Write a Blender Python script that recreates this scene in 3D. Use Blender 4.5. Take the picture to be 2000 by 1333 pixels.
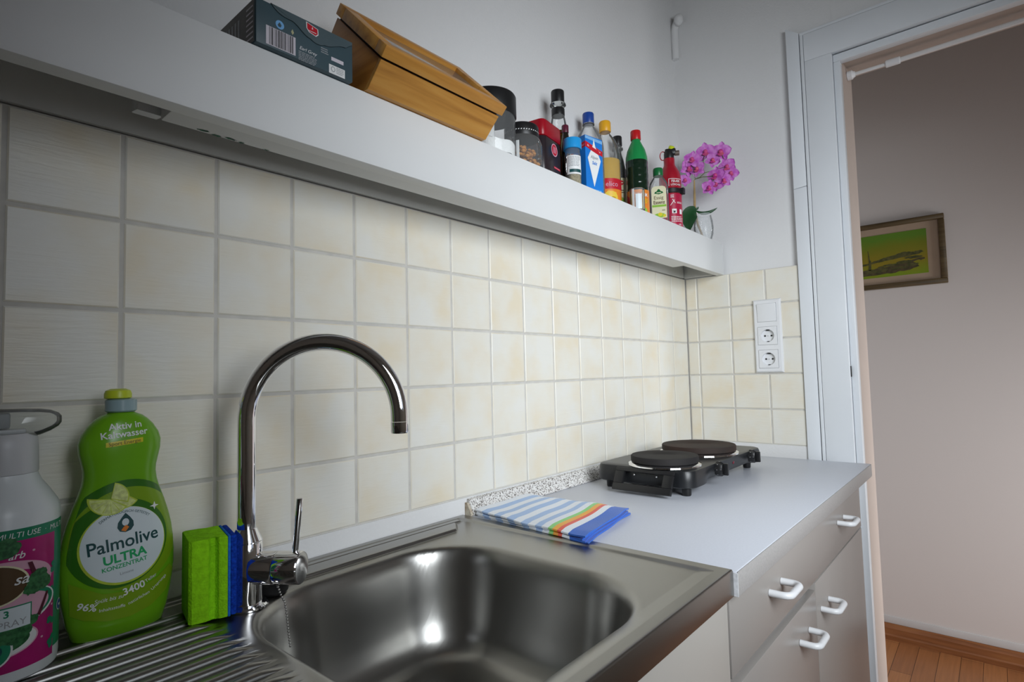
import bpy, bmesh, math, random
from math import sin, cos, pi, radians as R, sqrt, atan2
from mathutils import Vector, Matrix

S = bpy.context.scene
for o in list(bpy.data.objects):
    bpy.data.objects.remove(o)
COL = S.collection

# ------------------------------------------------------------------ camera
CAM = Vector((-0.0993, -0.7897, 1.1686))
yaw, pitch, roll = R(40.598), R(3.257), R(-1.4363)
fwd = Vector((cos(pitch) * cos(yaw), cos(pitch) * sin(yaw), sin(pitch)))
rt0 = fwd.cross(Vector((0, 0, 1))).normalized()
up0 = rt0.cross(fwd)
rt = rt0 * cos(roll) + up0 * sin(roll)
up = -rt0 * sin(roll) + up0 * cos(roll)
cam_d = bpy.data.cameras.new('camera')
cam_d.sensor_width = 36
cam_d.lens = 19.9136
cam_d.clip_start = 0.01
cam = bpy.data.objects.new('camera', cam_d)
M4 = Matrix((rt, up, -fwd)).transposed().to_4x4()
M4.translation = CAM
cam.matrix_world = M4
COL.objects.link(cam)
S.camera = cam

# ------------------------------------------------------------------ world, light, exposure
S.view_settings.view_transform = 'Standard'
S.view_settings.look = 'None'
S.view_settings.gamma = 1
S.view_settings.use_curve_mapping = False
S.view_settings.exposure = 0.0
W = bpy.data.worlds.new('sky')
S.world = W
W.use_nodes = True
wn = W.node_tree
bg = wn.nodes['Background']
bg.inputs[0].default_value = (0.62, 0.75, 1.0, 1)
bg.inputs[1].default_value = 0.35


def area(name, loc, target, sx, sy, power, color, spread=180):
    l = bpy.data.lights.new(name, 'AREA')
    l.shape = 'RECTANGLE'
    l.size, l.size_y = sx, sy
    l.energy = power
    l.color = color
    l.spread = R(spread)
    o = bpy.data.objects.new(name, l)
    o.location = loc
    o.rotation_euler = (Vector(target) - Vector(loc)).to_track_quat('-Z', 'Y').to_euler()
    COL.objects.link(o)
    return o


WIN_X0, WIN_X1, WIN_Z0, WIN_Z1, WALL_F = -0.10, 0.80, 1.15, 1.95, -1.50
area('window_daylight', ((WIN_X0 + WIN_X1) / 2, WALL_F - 0.03, (WIN_Z0 + WIN_Z1) / 2), (1.42, -0.10, 1.08), 0.86, 0.78, 10.3, (0.90, 0.955, 1.0), 93)
area('hall_fill', (2.25, -2.45, 0.70), (2.52, 0, 0.55), 0.8, 0.9, 14, (0.97, 0.98, 1.0), 97)  # fill light added to brighten the hall; no opening is built there


# ------------------------------------------------------------------ materials
def mat(name, color, rough=0.5, metal=0.0, var=0.0, vscale=8, bump=0.0, bscale=60, spec=0.5, coat=0.0, trans=0.0, ior=1.45, stretch=(1, 1, 1), color2=None, emit=None, sheen=0.0, rvar=0.0, sss=0.0):
    m = bpy.data.materials.new(name)
    m.use_nodes = True
    nt = m.node_tree
    b = nt.nodes['Principled BSDF']
    b.inputs['Base Color'].default_value = (*color, 1)
    b.inputs['Roughness'].default_value = rough
    b.inputs['Metallic'].default_value = metal
    b.inputs['Specular IOR Level'].default_value = spec
    b.inputs['IOR'].default_value = ior
    b.inputs['Coat Weight'].default_value = coat
    b.inputs['Transmission Weight'].default_value = trans
    b.inputs['Sheen Weight'].default_value = sheen
    tc = nt.nodes.new('ShaderNodeTexCoord')
    mp = nt.nodes.new('ShaderNodeMapping')
    mp.inputs['Scale'].default_value = stretch
    nt.links.new(tc.outputs['Object'], mp.inputs['Vector'])
    if var > 0 or color2:
        n = nt.nodes.new('ShaderNodeTexNoise')
        n.inputs['Scale'].default_value = vscale
        n.inputs['Detail'].default_value = 4
        nt.links.new(mp.outputs[0], n.inputs['Vector'])
        r = nt.nodes.new('ShaderNodeValToRGB')
        c2 = color2 or tuple(max(0, c * (1 - var)) for c in color)
        c1 = color if color2 else tuple(min(1, c * (1 + var)) for c in color)
        r.color_ramp.elements[0].position = 0.35
        r.color_ramp.elements[1].position = 0.65
        r.color_ramp.elements[0].color = (*c2, 1)
        r.color_ramp.elements[1].color = (*c1, 1)
        nt.links.new(n.outputs['Fac'], r.inputs['Fac'])
        nt.links.new(r.outputs[0], b.inputs['Base Color'])
    if rvar > 0:
        n = nt.nodes.new('ShaderNodeTexNoise')
        n.inputs['Scale'].default_value = vscale * 2
        nt.links.new(mp.outputs[0], n.inputs['Vector'])
        mr = nt.nodes.new('ShaderNodeMapRange')
        mr.inputs['To Min'].default_value = max(0.02, rough - rvar)
        mr.inputs['To Max'].default_value = rough + rvar
        nt.links.new(n.outputs['Fac'], mr.inputs['Value'])
        nt.links.new(mr.outputs[0], b.inputs['Roughness'])
    if bump > 0:
        n = nt.nodes.new('ShaderNodeTexNoise')
        n.inputs['Scale'].default_value = bscale
        n.inputs['Detail'].default_value = 5
        nt.links.new(mp.outputs[0], n.inputs['Vector'])
        bp = nt.nodes.new('ShaderNodeBump')
        bp.inputs['Strength'].default_value = bump
        bp.inputs['Distance'].default_value = 0.002
        nt.links.new(n.outputs['Fac'], bp.inputs['Height'])
        nt.links.new(bp.outputs[0], b.inputs['Normal'])
    return m


def thin_glass(name, tint=(1, 1, 1), ior=1.45, haze=0.0, hazecol=(0.8, 0.8, 0.8)):
    m = bpy.data.materials.new(name)
    m.use_nodes = True
    nt = m.node_tree
    nt.nodes.clear()
    out = nt.nodes.new('ShaderNodeOutputMaterial')
    tr = nt.nodes.new('ShaderNodeBsdfTransparent')
    tr.inputs[0].default_value = (*tint, 1)
    gl = nt.nodes.new('ShaderNodeBsdfGlossy')
    gl.inputs['Roughness'].default_value = 0.03
    fr = nt.nodes.new('ShaderNodeFresnel')
    fr.inputs[0].default_value = ior
    mx = nt.nodes.new('ShaderNodeMixShader')
    nt.links.new(fr.outputs[0], mx.inputs[0])
    src = tr
    if haze > 0:
        df = nt.nodes.new('ShaderNodeBsdfDiffuse')
        df.inputs[0].default_value = (*hazecol, 1)
        nz = nt.nodes.new('ShaderNodeTexNoise')
        nz.inputs['Scale'].default_value = 30
        mr = nt.nodes.new('ShaderNodeMapRange')
        mr.inputs['To Min'].default_value = haze * 0.6
        mr.inputs['To Max'].default_value = haze * 1.4
        nt.links.new(nz.outputs['Fac'], mr.inputs['Value'])
        m2 = nt.nodes.new('ShaderNodeMixShader')
        nt.links.new(mr.outputs[0], m2.inputs[0])
        nt.links.new(tr.outputs[0], m2.inputs[1])
        nt.links.new(df.outputs[0], m2.inputs[2])
        src = m2
    nt.links.new(src.outputs[0], mx.inputs[1])
    nt.links.new(gl.outputs[0], mx.inputs[2])
    nt.links.new(mx.outputs[0], out.inputs[0])
    return m


def tile_mat():
    m = mat('cream_tile', (0.8, 0.77, 0.69), rough=0.32, spec=0.45)
    nt = m.node_tree
    b = nt.nodes['Principled BSDF']
    tc = nt.nodes.new('ShaderNodeTexCoord')
    geo = nt.nodes.new('ShaderNodeNewGeometry')
    add = nt.nodes.new('ShaderNodeVectorMath')
    add.operation = 'ADD'
    sc = nt.nodes.new('ShaderNodeVectorMath')
    sc.operation = 'SCALE'
    sc.inputs['Scale'].default_value = 37.0
    cx = nt.nodes.new('ShaderNodeCombineXYZ')
    for i in range(3):
        nt.links.new(geo.outputs['Random Per Island'], cx.inputs[i])
    nt.links.new(cx.outputs[0], sc.inputs[0])
    nt.links.new(tc.outputs['Object'], add.inputs[0])
    nt.links.new(sc.outputs[0], add.inputs[1])
    n = nt.nodes.new('ShaderNodeTexNoise')
    n.inputs['Scale'].default_value = 11
    n.inputs['Detail'].default_value = 3
    nt.links.new(add.outputs[0], n.inputs['Vector'])
    r = nt.nodes.new('ShaderNodeValToRGB')
    e = r.color_ramp.elements
    e[0].position, e[0].color = 0.30, (0.79, 0.71, 0.555, 1)
    e[1].position, e[1].color = 0.62, (0.80, 0.785, 0.725, 1)
    x = e.new(0.42)
    x.color = (0.795, 0.745, 0.635, 1)
    x = e.new(0.52)
    x.color = (0.80, 0.77, 0.68, 1)
    nt.links.new(n.outputs['Fac'], r.inputs['Fac'])
    nt.links.new(r.outputs[0], b.inputs['Base Color'])
    mp = nt.nodes.new('ShaderNodeMapping')
    mp.inputs['Rotation'].default_value = (0, R(14), 0)
    mp.inputs['Scale'].default_value = (14, 14, 150)
    nt.links.new(add.outputs[0], mp.inputs['Vector'])
    n2 = nt.nodes.new('ShaderNodeTexNoise')
    n2.inputs['Scale'].default_value = 1.6
    n2.inputs['Detail'].default_value = 4
    n2.inputs['Distortion'].default_value = 0.6
    nt.links.new(mp.outputs[0], n2.inputs['Vector'])
    bp = nt.nodes.new('ShaderNodeBump')
    bp.inputs['Strength'].default_value = 0.22
    bp.inputs['Distance'].default_value = 0.002
    nt.links.new(n2.outputs['Fac'], bp.inputs['Height'])
    nt.links.new(bp.outputs[0], b.inputs['Normal'])
    return m


def wood_mat(name, c1, c2, c3, axis='x', ring=18.0, rough=0.4, bumps=0.08):
    m = mat(name, c2, rough=rough)
    nt = m.node_tree
    b = nt.nodes['Principled BSDF']
    tc = nt.nodes.new('ShaderNodeTexCoord')
    mp = nt.nodes.new('ShaderNodeMapping')
    s = {'x': (1.2, 16, 16), 'y': (16, 1.2, 16), 'z': (16, 16, 1.2)}[axis]
    mp.inputs['Scale'].default_value = s
    nt.links.new(tc.outputs['Object'], mp.inputs['Vector'])
    n = nt.nodes.new('ShaderNodeTexNoise')
    n.inputs['Scale'].default_value = ring / 4
    n.inputs['Detail'].default_value = 6
    n.inputs['Distortion'].default_value = 0.4
    nt.links.new(mp.outputs[0], n.inputs['Vector'])
    r = nt.nodes.new('ShaderNodeValToRGB')
    e = r.color_ramp.elements
    e[0].position, e[0].color = 0.3, (*c1, 1)
    e[1].position, e[1].color = 0.7, (*c3, 1)
    x = e.new(0.5)
    x.color = (*c2, 1)
    nt.links.new(n.outputs['Fac'], r.inputs['Fac'])
    nt.links.new(r.outputs[0], b.inputs['Base Color'])
    bp = nt.nodes.new('ShaderNodeBump')
    bp.inputs['Strength'].default_value = bumps
    bp.inputs['Distance'].default_value = 0.001
    nt.links.new(n.outputs['Fac'], bp.inputs['Height'])
    nt.links.new(bp.outputs[0], b.inputs['Normal'])
    return m


def plank_mat():
    m = mat('plank_floor', (0.35, 0.15, 0.06), rough=0.38)
    nt = m.node_tree
    b = nt.nodes['Principled BSDF']
    tc = nt.nodes.new('ShaderNodeTexCoord')
    br = nt.nodes.new('ShaderNodeTexBrick')
    br.offset = 0.37
    br.inputs['Color1'].default_value = (0.46, 0.20, 0.075, 1)
    br.inputs['Color2'].default_value = (0.27, 0.105, 0.042, 1)
    br.inputs['Mortar'].default_value = (0.12, 0.05, 0.02, 1)
    br.inputs['Scale'].default_value = 1
    br.inputs['Mortar Size'].default_value = 0.0012
    br.inputs['Brick Width'].default_value = 0.42
    br.inputs['Row Height'].default_value = 0.068
    nt.links.new(tc.outputs['Object'], br.inputs['Vector'])
    mp = nt.nodes.new('ShaderNodeMapping')
    mp.inputs['Scale'].default_value = (3, 60, 1)
    nt.links.new(tc.outputs['Object'], mp.inputs['Vector'])
    n = nt.nodes.new('ShaderNodeTexNoise')
    n.inputs['Scale'].default_value = 2
    n.inputs['Detail'].default_value = 5
    nt.links.new(mp.outputs[0], n.inputs['Vector'])
    mr = nt.nodes.new('ShaderNodeMapRange')
    mr.inputs['To Min'].default_value = 0.7
    mr.inputs['To Max'].default_value = 1.25
    nt.links.new(n.outputs['Fac'], mr.inputs['Value'])
    mul = nt.nodes.new('ShaderNodeVectorMath')
    mul.operation = 'SCALE'
    nt.links.new(br.outputs['Color'], mul.inputs[0])
    nt.links.new(mr.outputs[0], mul.inputs['Scale'])
    nt.links.new(mul.outputs[0], b.inputs['Base Color'])
    return m


def granite_mat():
    m = mat('speckled_granite', (0.7, 0.69, 0.67), rough=0.35)
    nt = m.node_tree
    b = nt.nodes['Principled BSDF']
    tc = nt.nodes.new('ShaderNodeTexCoord')
    v = nt.nodes.new('ShaderNodeTexVoronoi')
    v.inputs['Scale'].default_value = 330
    n = nt.nodes.new('ShaderNodeTexNoise')
    n.inputs['Scale'].default_value = 330
    n.inputs['Detail'].default_value = 3
    nt.links.new(tc.outputs['Object'], v.inputs['Vector'])
    nt.links.new(tc.outputs['Object'], n.inputs['Vector'])
    r = nt.nodes.new('ShaderNodeValToRGB')
    r.color_ramp.interpolation = 'CONSTANT'
    e = r.color_ramp.elements
    e[0].position, e[0].color = 0.0, (0.10, 0.09, 0.08, 1)
    e[1].position, e[1].color = 0.395, (0.36, 0.33, 0.31, 1)
    x = e.new(0.45)
    x.color = (0.72, 0.70, 0.68, 1)
    x = e.new(0.58)
    x.color = (0.83, 0.82, 0.80, 1)
    nt.links.new(n.outputs['Fac'], r.inputs['Fac'])
    nt.links.new(r.outputs[0], b.inputs['Base Color'])
    return m


def steel_mat(name, rough, col=(0.56, 0.55, 0.53), stretch=(6, 120, 30)):
    m = mat(name, col, rough=rough, metal=1.0)
    nt = m.node_tree
    b = nt.nodes['Principled BSDF']
    tc = nt.nodes.new('ShaderNodeTexCoord')
    mp = nt.nodes.new('ShaderNodeMapping')
    mp.inputs['Scale'].default_value = stretch
    nt.links.new(tc.outputs['Object'], mp.inputs['Vector'])
    n = nt.nodes.new('ShaderNodeTexNoise')
    n.inputs['Scale'].default_value = 6
    n.inputs['Detail'].default_value = 5
    nt.links.new(mp.outputs[0], n.inputs['Vector'])
    mr = nt.nodes.new('ShaderNodeMapRange')
    mr.inputs['To Min'].default_value = rough * 0.95
    mr.inputs['To Max'].default_value = rough * 1.06
    nt.links.new(n.outputs['Fac'], mr.inputs['Value'])
    nt.links.new(mr.outputs[0], b.inputs['Roughness'])
    return m


def cloth_mat():
    """woven stripes across the towel: the stripe position is the object's own y"""
    m = mat('striped_cotton', (0.8, 0.85, 0.95), rough=0.95, spec=0.1, sheen=0.2)
    nt = m.node_tree
    b = nt.nodes['Principled BSDF']
    tc = nt.nodes.new('ShaderNodeTexCoord')
    at = nt.nodes.new('ShaderNodeAttribute')
    at.attribute_name = 'stripe'
    r = nt.nodes.new('ShaderNodeValToRGB')
    r.color_ramp.interpolation = 'CONSTANT'
    white, blue, dk = (0.84, 0.88, 0.94, 1), (0.40, 0.56, 0.84, 1), (0.035, 0.15, 0.62, 1)
    stops = [(0.0, white), (0.07, blue), (0.135, white), (0.205, blue), (0.27, white), (0.335, blue), (0.40, white), (0.465, blue), (0.53, white), (0.59, blue), (0.645, white), (0.70, (0.30, 0.68, 0.22, 1)), (0.735, (0.90, 0.42, 0.05, 1)), (0.775, (0.82, 0.12, 0.07, 1)), (0.805, white), (0.865, dk)]
    e = r.color_ramp.elements
    e[0].position, e[0].color = stops[0]
    e[1].position, e[1].color = stops[1]
    for p, c in stops[2:]:
        x = e.new(p)
        x.color = c
    nt.links.new(at.outputs['Fac'], r.inputs['Fac'])
    nt.links.new(r.outputs[0], b.inputs['Base Color'])
    n = nt.nodes.new('ShaderNodeTexNoise')
    n.inputs['Scale'].default_value = 700
    nt.links.new(tc.outputs['Object'], n.inputs['Vector'])
    bp = nt.nodes.new('ShaderNodeBump')
    bp.inputs['Strength'].default_value = 0.5
    bp.inputs['Distance'].default_value = 0.001
    nt.links.new(n.outputs['Fac'], bp.inputs['Height'])
    nt.links.new(bp.outputs[0], b.inputs['Normal'])
    return m


def sky_art_mat():
    m = mat('painted_sky', (0.4, 0.45, 0.02), rough=0.6)
    nt = m.node_tree
    b = nt.nodes['Principled BSDF']
    tc = nt.nodes.new('ShaderNodeTexCoord')
    sp = nt.nodes.new('ShaderNodeSeparateXYZ')
    nt.links.new(tc.outputs['Object'], sp.inputs[0])
    n = nt.nodes.new('ShaderNodeTexNoise')
    n.inputs['Scale'].default_value = 14
    nt.links.new(tc.outputs['Object'], n.inputs['Vector'])
    mr = nt.nodes.new('ShaderNodeMapRange')
    mr.inputs['From Min'].default_value = -0.095
    mr.inputs['From Max'].default_value = 0.095
    nt.links.new(sp.outputs['Z'], mr.inputs['Value'])
    ad = nt.nodes.new('ShaderNodeMath')
    ad.operation = 'MULTIPLY_ADD'
    ad.inputs[1].default_value = 0.25
    nt.links.new(n.outputs['Fac'], ad.inputs[0])
    nt.links.new(mr.outputs[0], ad.inputs[2])
    r = nt.nodes.new('ShaderNodeValToRGB')
    e = r.color_ramp.elements
    e[0].position, e[0].color = 0.15, (0.20, 0.31, 0.006, 1)
    e[1].position, e[1].color = 1.0, (0.11, 0.24, 0.012, 1)
    x = e.new(0.45)
    x.color = (0.28, 0.21, 0.008, 1)
    x = e.new(0.8)
    x.color = (0.19, 0.21, 0.006, 1)
    nt.links.new(ad.outputs[0], r.inputs['Fac'])
    nt.links.new(r.outputs[0], b.inputs['Base Color'])
    return m


MT = {}
MT['plaster'] = mat('white_plaster', (0.77, 0.77, 0.77), rough=0.9, spec=0.15, bump=0.35, bscale=160)
MT['hall_plaster'] = mat('hall_plaster', (0.70, 0.66, 0.64), rough=0.95, spec=0.1, bump=0.08, bscale=150)
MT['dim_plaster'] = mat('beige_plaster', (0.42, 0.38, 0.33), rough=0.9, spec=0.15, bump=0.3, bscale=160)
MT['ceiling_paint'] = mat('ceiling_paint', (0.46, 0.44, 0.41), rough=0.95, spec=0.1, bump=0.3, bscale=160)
MT['lining'] = mat('tan_lining', (0.50, 0.42, 0.37), rough=0.8, var=0.02)
MT['rod_reflect'] = mat('pale_rod_reflection', (0.86, 0.87, 0.88), rough=0.25, metal=0.15, rvar=0.02)  # pale, barely metallic colour stands in for the window's reflection on the chrome rod
MT['vase_glass'] = thin_glass('milky_clear_glass', (0.97, 0.98, 0.98), 1.22, 0.30, (0.85, 0.88, 0.90))
MT['tile'] = tile_mat()
MT['grout'] = mat('grey_grout', (0.60, 0.58, 0.54), rough=0.95, var=0.06, vscale=40)
MT['lacquer'] = mat('white_lacquer', (0.77, 0.80, 0.835), rough=0.35, var=0.015, vscale=5)
MT['shelf_white'] = mat('white_shelf_board', (0.78, 0.79, 0.79), rough=0.45, var=0.02, vscale=4)
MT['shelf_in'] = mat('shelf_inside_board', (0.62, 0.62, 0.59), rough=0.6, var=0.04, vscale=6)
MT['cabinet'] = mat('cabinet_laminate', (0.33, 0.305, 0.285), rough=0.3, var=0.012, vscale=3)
MT['cream_cab'] = mat('cream_cabinet', (0.45, 0.43, 0.395), rough=0.35, var=0.02, vscale=3)
MT['worktop'] = mat('grey_worktop', (0.62, 0.645, 0.71), rough=0.38, var=0.02, vscale=300, bump=0.03, bscale=400)
MT['worktop_edge'] = mat('worktop_edge', (0.40, 0.385, 0.375), rough=0.45, var=0.06, vscale=350)
MT['chip'] = mat('pale_speckled_edge', (0.75, 0.76, 0.80), rough=0.6, var=0.12, vscale=150)
MT['granite'] = granite_mat()
MT['steel'] = steel_mat('brushed_steel', 0.29, (0.33, 0.325, 0.31))
MT['chrome'] = mat('chrome', (0.82, 0.82, 0.84), rough=0.045, metal=1.0, rvar=0.01, vscale=5)
MT['chain'] = mat('dark_steel_beads', (0.45, 0.44, 0.42), rough=0.3, metal=1.0, var=0.1)
MT['rubber'] = mat('black_rubber', (0.012, 0.012, 0.013), rough=0.55, var=0.1)
MT['black'] = mat('black_enamel', (0.014, 0.015, 0.017), rough=0.33, bump=0.05, bscale=500, var=0.08)
MT['black_plastic'] = mat('black_plastic', (0.012, 0.012, 0.013), rough=0.38, var=0.1)
MT['castiron'] = mat('cast_iron', (0.018, 0.017, 0.018), rough=0.7, spec=0.3, color2=(0.024, 0.020, 0.019), vscale=9)
MT['castiron_worn'] = mat('worn_cast_iron', (0.024, 0.021, 0.019), rough=0.7, spec=0.3, color2=(0.045, 0.022, 0.016), vscale=7)
MT['white_plastic'] = mat('white_plastic', (0.80, 0.81, 0.83), rough=0.3, var=0.01)
MT['dark_hole'] = mat('dark_hole', (0.02, 0.02, 0.02), rough=0.8, var=0.1)
MT['sponge_green'] = mat('green_foam', (0.27, 0.66, 0.012), rough=0.95, spec=0.1, var=0.12, vscale=160, bump=0.7, bscale=420)
MT['scour'] = mat('blue_scouring_pad', (0.008, 0.05, 0.42), rough=0.95, spec=0.1, var=0.3, vscale=260, bump=0.8, bscale=500)
MT['scour_edge'] = mat('bright_blue_pad_layer', (0.02, 0.16, 0.62), rough=0.95, spec=0.1, var=0.2, vscale=260, bump=0.6, bscale=500)
MT['towel'] = cloth_mat()
MT['towel_hem'] = mat('blue_woven_hem', (0.05, 0.17, 0.62), rough=0.95, var=0.15, vscale=300, bump=0.4, bscale=600)
MT['green_plastic'] = mat('green_soap_bottle', (0.16, 0.42, 0.012), rough=0.22, var=0.08, vscale=10, spec=0.5)
MT['lime_cap'] = mat('lime_cap', (0.55, 0.65, 0.03), rough=0.35, var=0.05)
MT['lbl_dkgreen'] = mat('label_dark_green', (0.035, 0.16, 0.012), rough=0.3, var=0.05)
MT['lbl_olive'] = mat('label_olive_green', (0.21, 0.37, 0.012), rough=0.3, var=0.06)
MT['lbl_lime'] = mat('label_lime', (0.50, 0.62, 0.06), rough=0.3, var=0.08, vscale=120)
MT['lime_flesh'] = mat('lime_flesh', (0.62, 0.70, 0.25), rough=0.4, var=0.18, vscale=250)
MT['lbl_pale'] = mat('label_pale_blue', (0.72, 0.80, 0.84), rough=0.3, var=0.02)
MT['white'] = mat('print_white', (0.82, 0.83, 0.83), rough=0.4, var=0.01)
MT['ink_teal'] = mat('print_dark_teal', (0.01, 0.07, 0.075), rough=0.4, var=0.05)
MT['ink_green'] = mat('print_green', (0.02, 0.42, 0.14), rough=0.4, var=0.05)
MT['ink_black'] = mat('print_black', (0.02, 0.02, 0.022), rough=0.5, var=0.1)
MT['ink_grey'] = mat('print_grey', (0.36, 0.38, 0.40), rough=0.5, var=0.05)
MT['yellow'] = mat('print_yellow', (0.72, 0.62, 0.03), rough=0.35, var=0.04)
MT['orange'] = mat('print_orange', (0.80, 0.24, 0.03), rough=0.35, var=0.06)
MT['brown_ink'] = mat('print_brown', (0.10, 0.055, 0.02), rough=0.4, var=0.1)
MT['red_ink'] = mat('print_red', (0.55, 0.015, 0.03), rough=0.35, var=0.05)
MT['magenta'] = mat('label_magenta', (0.42, 0.012, 0.16), rough=0.3, var=0.15, vscale=25)
MT['teal_green'] = mat('label_teal_green', (0.015, 0.24, 0.12), rough=0.3, var=0.1)
MT['pink'] = mat('label_pale_pink', (0.72, 0.40, 0.52), rough=0.35, var=0.1)
MT['leaf_ink'] = mat('label_leaf_green', (0.015, 0.09, 0.03), rough=0.4, color2=(0.05, 0.2, 0.07), vscale=300)
MT['collar'] = mat('translucent_grey_collar', (0.30, 0.42, 0.45), rough=0.25, var=0.05)
MT['bottle_white'] = mat('white_bottle', (0.74, 0.78, 0.80), rough=0.28, var=0.015)
MT['trigger_grey'] = mat('pale_grey_plastic', (0.62, 0.63, 0.65), rough=0.35, var=0.04)
MT['clear_plastic'] = thin_glass('clear_plastic', (0.95, 0.96, 0.95), 1.4, 0.12, (0.7, 0.72, 0.7))
MT['glass'] = thin_glass('clear_glass', (0.96, 0.97, 0.97), 1.28, 0.10, (0.85, 0.87, 0.88))
MT['pet'] = thin_glass('clear_pet', (0.95, 0.96, 0.97), 1.28, 0.22, (0.82, 0.83, 0.85))
MT['oilfill'] = mat('yellow_oil', (0.72, 0.44, 0.02), rough=0.1, trans=0.25, var=0.05)
MT['yellow_cap'] = mat('amber_cap', (0.80, 0.40, 0.02), rough=0.35, var=0.05)
MT['blue_cap'] = mat('navy_cap', (0.015, 0.06, 0.30), rough=0.35, var=0.05)
MT['cyan_cap'] = mat('bright_blue_cap', (0.02, 0.32, 0.72), rough=0.3, var=0.05)
MT['maroon'] = mat('maroon_cap', (0.10, 0.012, 0.03), rough=0.35, var=0.05)
MT['red_cap'] = mat('red_cap', (0.50, 0.012, 0.015), rough=0.3, var=0.05)
MT['green_cap'] = mat('dark_green_cap', (0.01, 0.14, 0.04), rough=0.3, var=0.05)
MT['green_sleeve'] = mat('green_bottle_shoulder', (0.015, 0.26, 0.07), rough=0.18, var=0.05)
MT['dark_syrup'] = mat('dark_green_liquid', (0.008, 0.022, 0.012), rough=0.1, var=0.2, coat=0.5)
MT['dark_vinegar'] = mat('dark_brown_glass', (0.015, 0.012, 0.01), rough=0.1, var=0.2, coat=0.4)
MT['carton_blue'] = mat('carton_blue', (0.015, 0.20, 0.66), rough=0.35, var=0.05)
MT['carton_light'] = mat('carton_light_blue', (0.20, 0.45, 0.78), rough=0.35, var=0.1)
MT['khaki'] = mat('label_khaki', (0.40, 0.40, 0.24), rough=0.4, var=0.2, vscale=90)
MT['cream_label'] = mat('label_cream', (0.78, 0.74, 0.50), rough=0.4, var=0.03)
MT['yellow_label'] = mat('label_yellow', (0.82, 0.66, 0.08), rough=0.35, color2=(0.85, 0.50, 0.05), vscale=40)
MT['rust_label'] = mat('label_rust', (0.45, 0.10, 0.03), rough=0.35, var=0.25, vscale=60)
MT['lime_green'] = mat('label_bright_green', (0.27, 0.52, 0.05), rough=0.4, var=0.05)
MT['ext_red'] = mat('extinguisher_red', (0.36, 0.008, 0.022), rough=0.3, var=0.04)
MT['ext_red2'] = mat('extinguisher_label_red', (0.42, 0.01, 0.05), rough=0.35, var=0.04)
MT['neon'] = mat('neon_yellow_pin', (0.62, 0.72, 0.02), rough=0.4, var=0.05)
MT['brass'] = mat('tarnished_nozzle', (0.22, 0.18, 0.15), rough=0.4, metal=0.6, var=0.1)
MT['coffee_red'] = mat('coffee_pack_red', (0.34, 0.006, 0.016), rough=0.3, var=0.05)
MT['coffee_black'] = mat('coffee_pack_black', (0.028, 0.02, 0.024), rough=0.25, var=0.2)
MT['sugar'] = mat('white_sugar', (0.86, 0.86, 0.85), rough=0.9, bump=0.4, bscale=260, var=0.02)
MT['cereal'] = mat('golden_cereal', (0.62, 0.27, 0.05), rough=0.8, color2=(0.35, 0.13, 0.03), vscale=60, bump=0.6, bscale=120)
MT['spice'] = mat('dried_spice', (0.30, 0.25, 0.14), rough=0.9, var=0.3, vscale=200, bump=0.4, bscale=300)
MT['bamboo'] = wood_mat('bamboo', (0.42, 0.18, 0.032), (0.57, 0.265, 0.05), (0.64, 0.33, 0.075), 'x')
MT['bamboo_end'] = wood_mat('bamboo_end_face', (0.26, 0.10, 0.017), (0.36, 0.145, 0.026), (0.42, 0.18, 0.036), 'y')
MT['smoke'] = mat('smoked_window', (0.30, 0.25, 0.20), rough=0.12, var=0.05)
MT['tea'] = mat('slate_blue_carton', (0.055, 0.095, 0.115), rough=0.45, var=0.04, vscale=20)
MT['tea_flap'] = mat('slate_blue_flap', (0.075, 0.11, 0.125), rough=0.45, var=0.04, vscale=20)
MT['tea_end'] = mat('tea_box_grey_end', (0.16, 0.155, 0.145), rough=0.5, var=0.1, vscale=20)
MT['barcode'] = mat('barcode_lilac', (0.66, 0.62, 0.68), rough=0.45, var=0.02)
MT['petal'] = mat('orchid_petal', (0.50, 0.08, 0.50), rough=0.6, color2=(0.66, 0.25, 0.66), vscale=70)
MT['petal_lip'] = mat('orchid_lip', (0.52, 0.015, 0.28), rough=0.5, color2=(0.70, 0.14, 0.20), vscale=120)
MT['stem'] = mat('orchid_stem', (0.12, 0.14, 0.06), rough=0.6, var=0.2, vscale=50)
MT['stick'] = mat('bamboo_stick', (0.36, 0.25, 0.11), rough=0.7, var=0.15, vscale=50)
MT['leaf'] = mat('orchid_leaf', (0.012, 0.065, 0.02), rough=0.35, var=0.2, vscale=20)
MT['gold_frame'] = wood_mat('brown_gilt_frame', (0.06, 0.04, 0.016), (0.10, 0.066, 0.028), (0.13, 0.09, 0.04), 'y')
MT['mount'] = mat('tan_mount', (0.44, 0.33, 0.24), rough=0.8, var=0.04)
MT['art_sky'] = sky_art_mat()
MT['art_dark'] = mat('painted_dark_green', (0.05, 0.055, 0.012), rough=0.6, color2=(0.12, 0.11, 0.03), vscale=60)
MT['art_brown'] = mat('painted_brown', (0.10, 0.07, 0.03), rough=0.6, color2=(0.05, 0.045, 0.015), vscale=70)
MT['planks'] = plank_mat()
MT['skirting'] = wood_mat('brown_skirting', (0.20, 0.075, 0.028), (0.28, 0.11, 0.042), (0.33, 0.14, 0.05), 'y')
MT['red_lamp'] = mat('red_indicator', (0.16, 0.005, 0.02), rough=0.25, var=0.05)
MT['pale_wall_strip'] = mat('pale_grey_strip', (0.62, 0.62, 0.62), rough=0.7, var=0.03)
MT['green_stain'] = mat('green_paint_spots', (0.02, 0.11, 0.06), rough=0.7, var=0.3, vscale=90)
MT['black_stain'] = mat('dark_chipped_spots', (0.03, 0.03, 0.025), rough=0.9, var=0.3, vscale=90)
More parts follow.
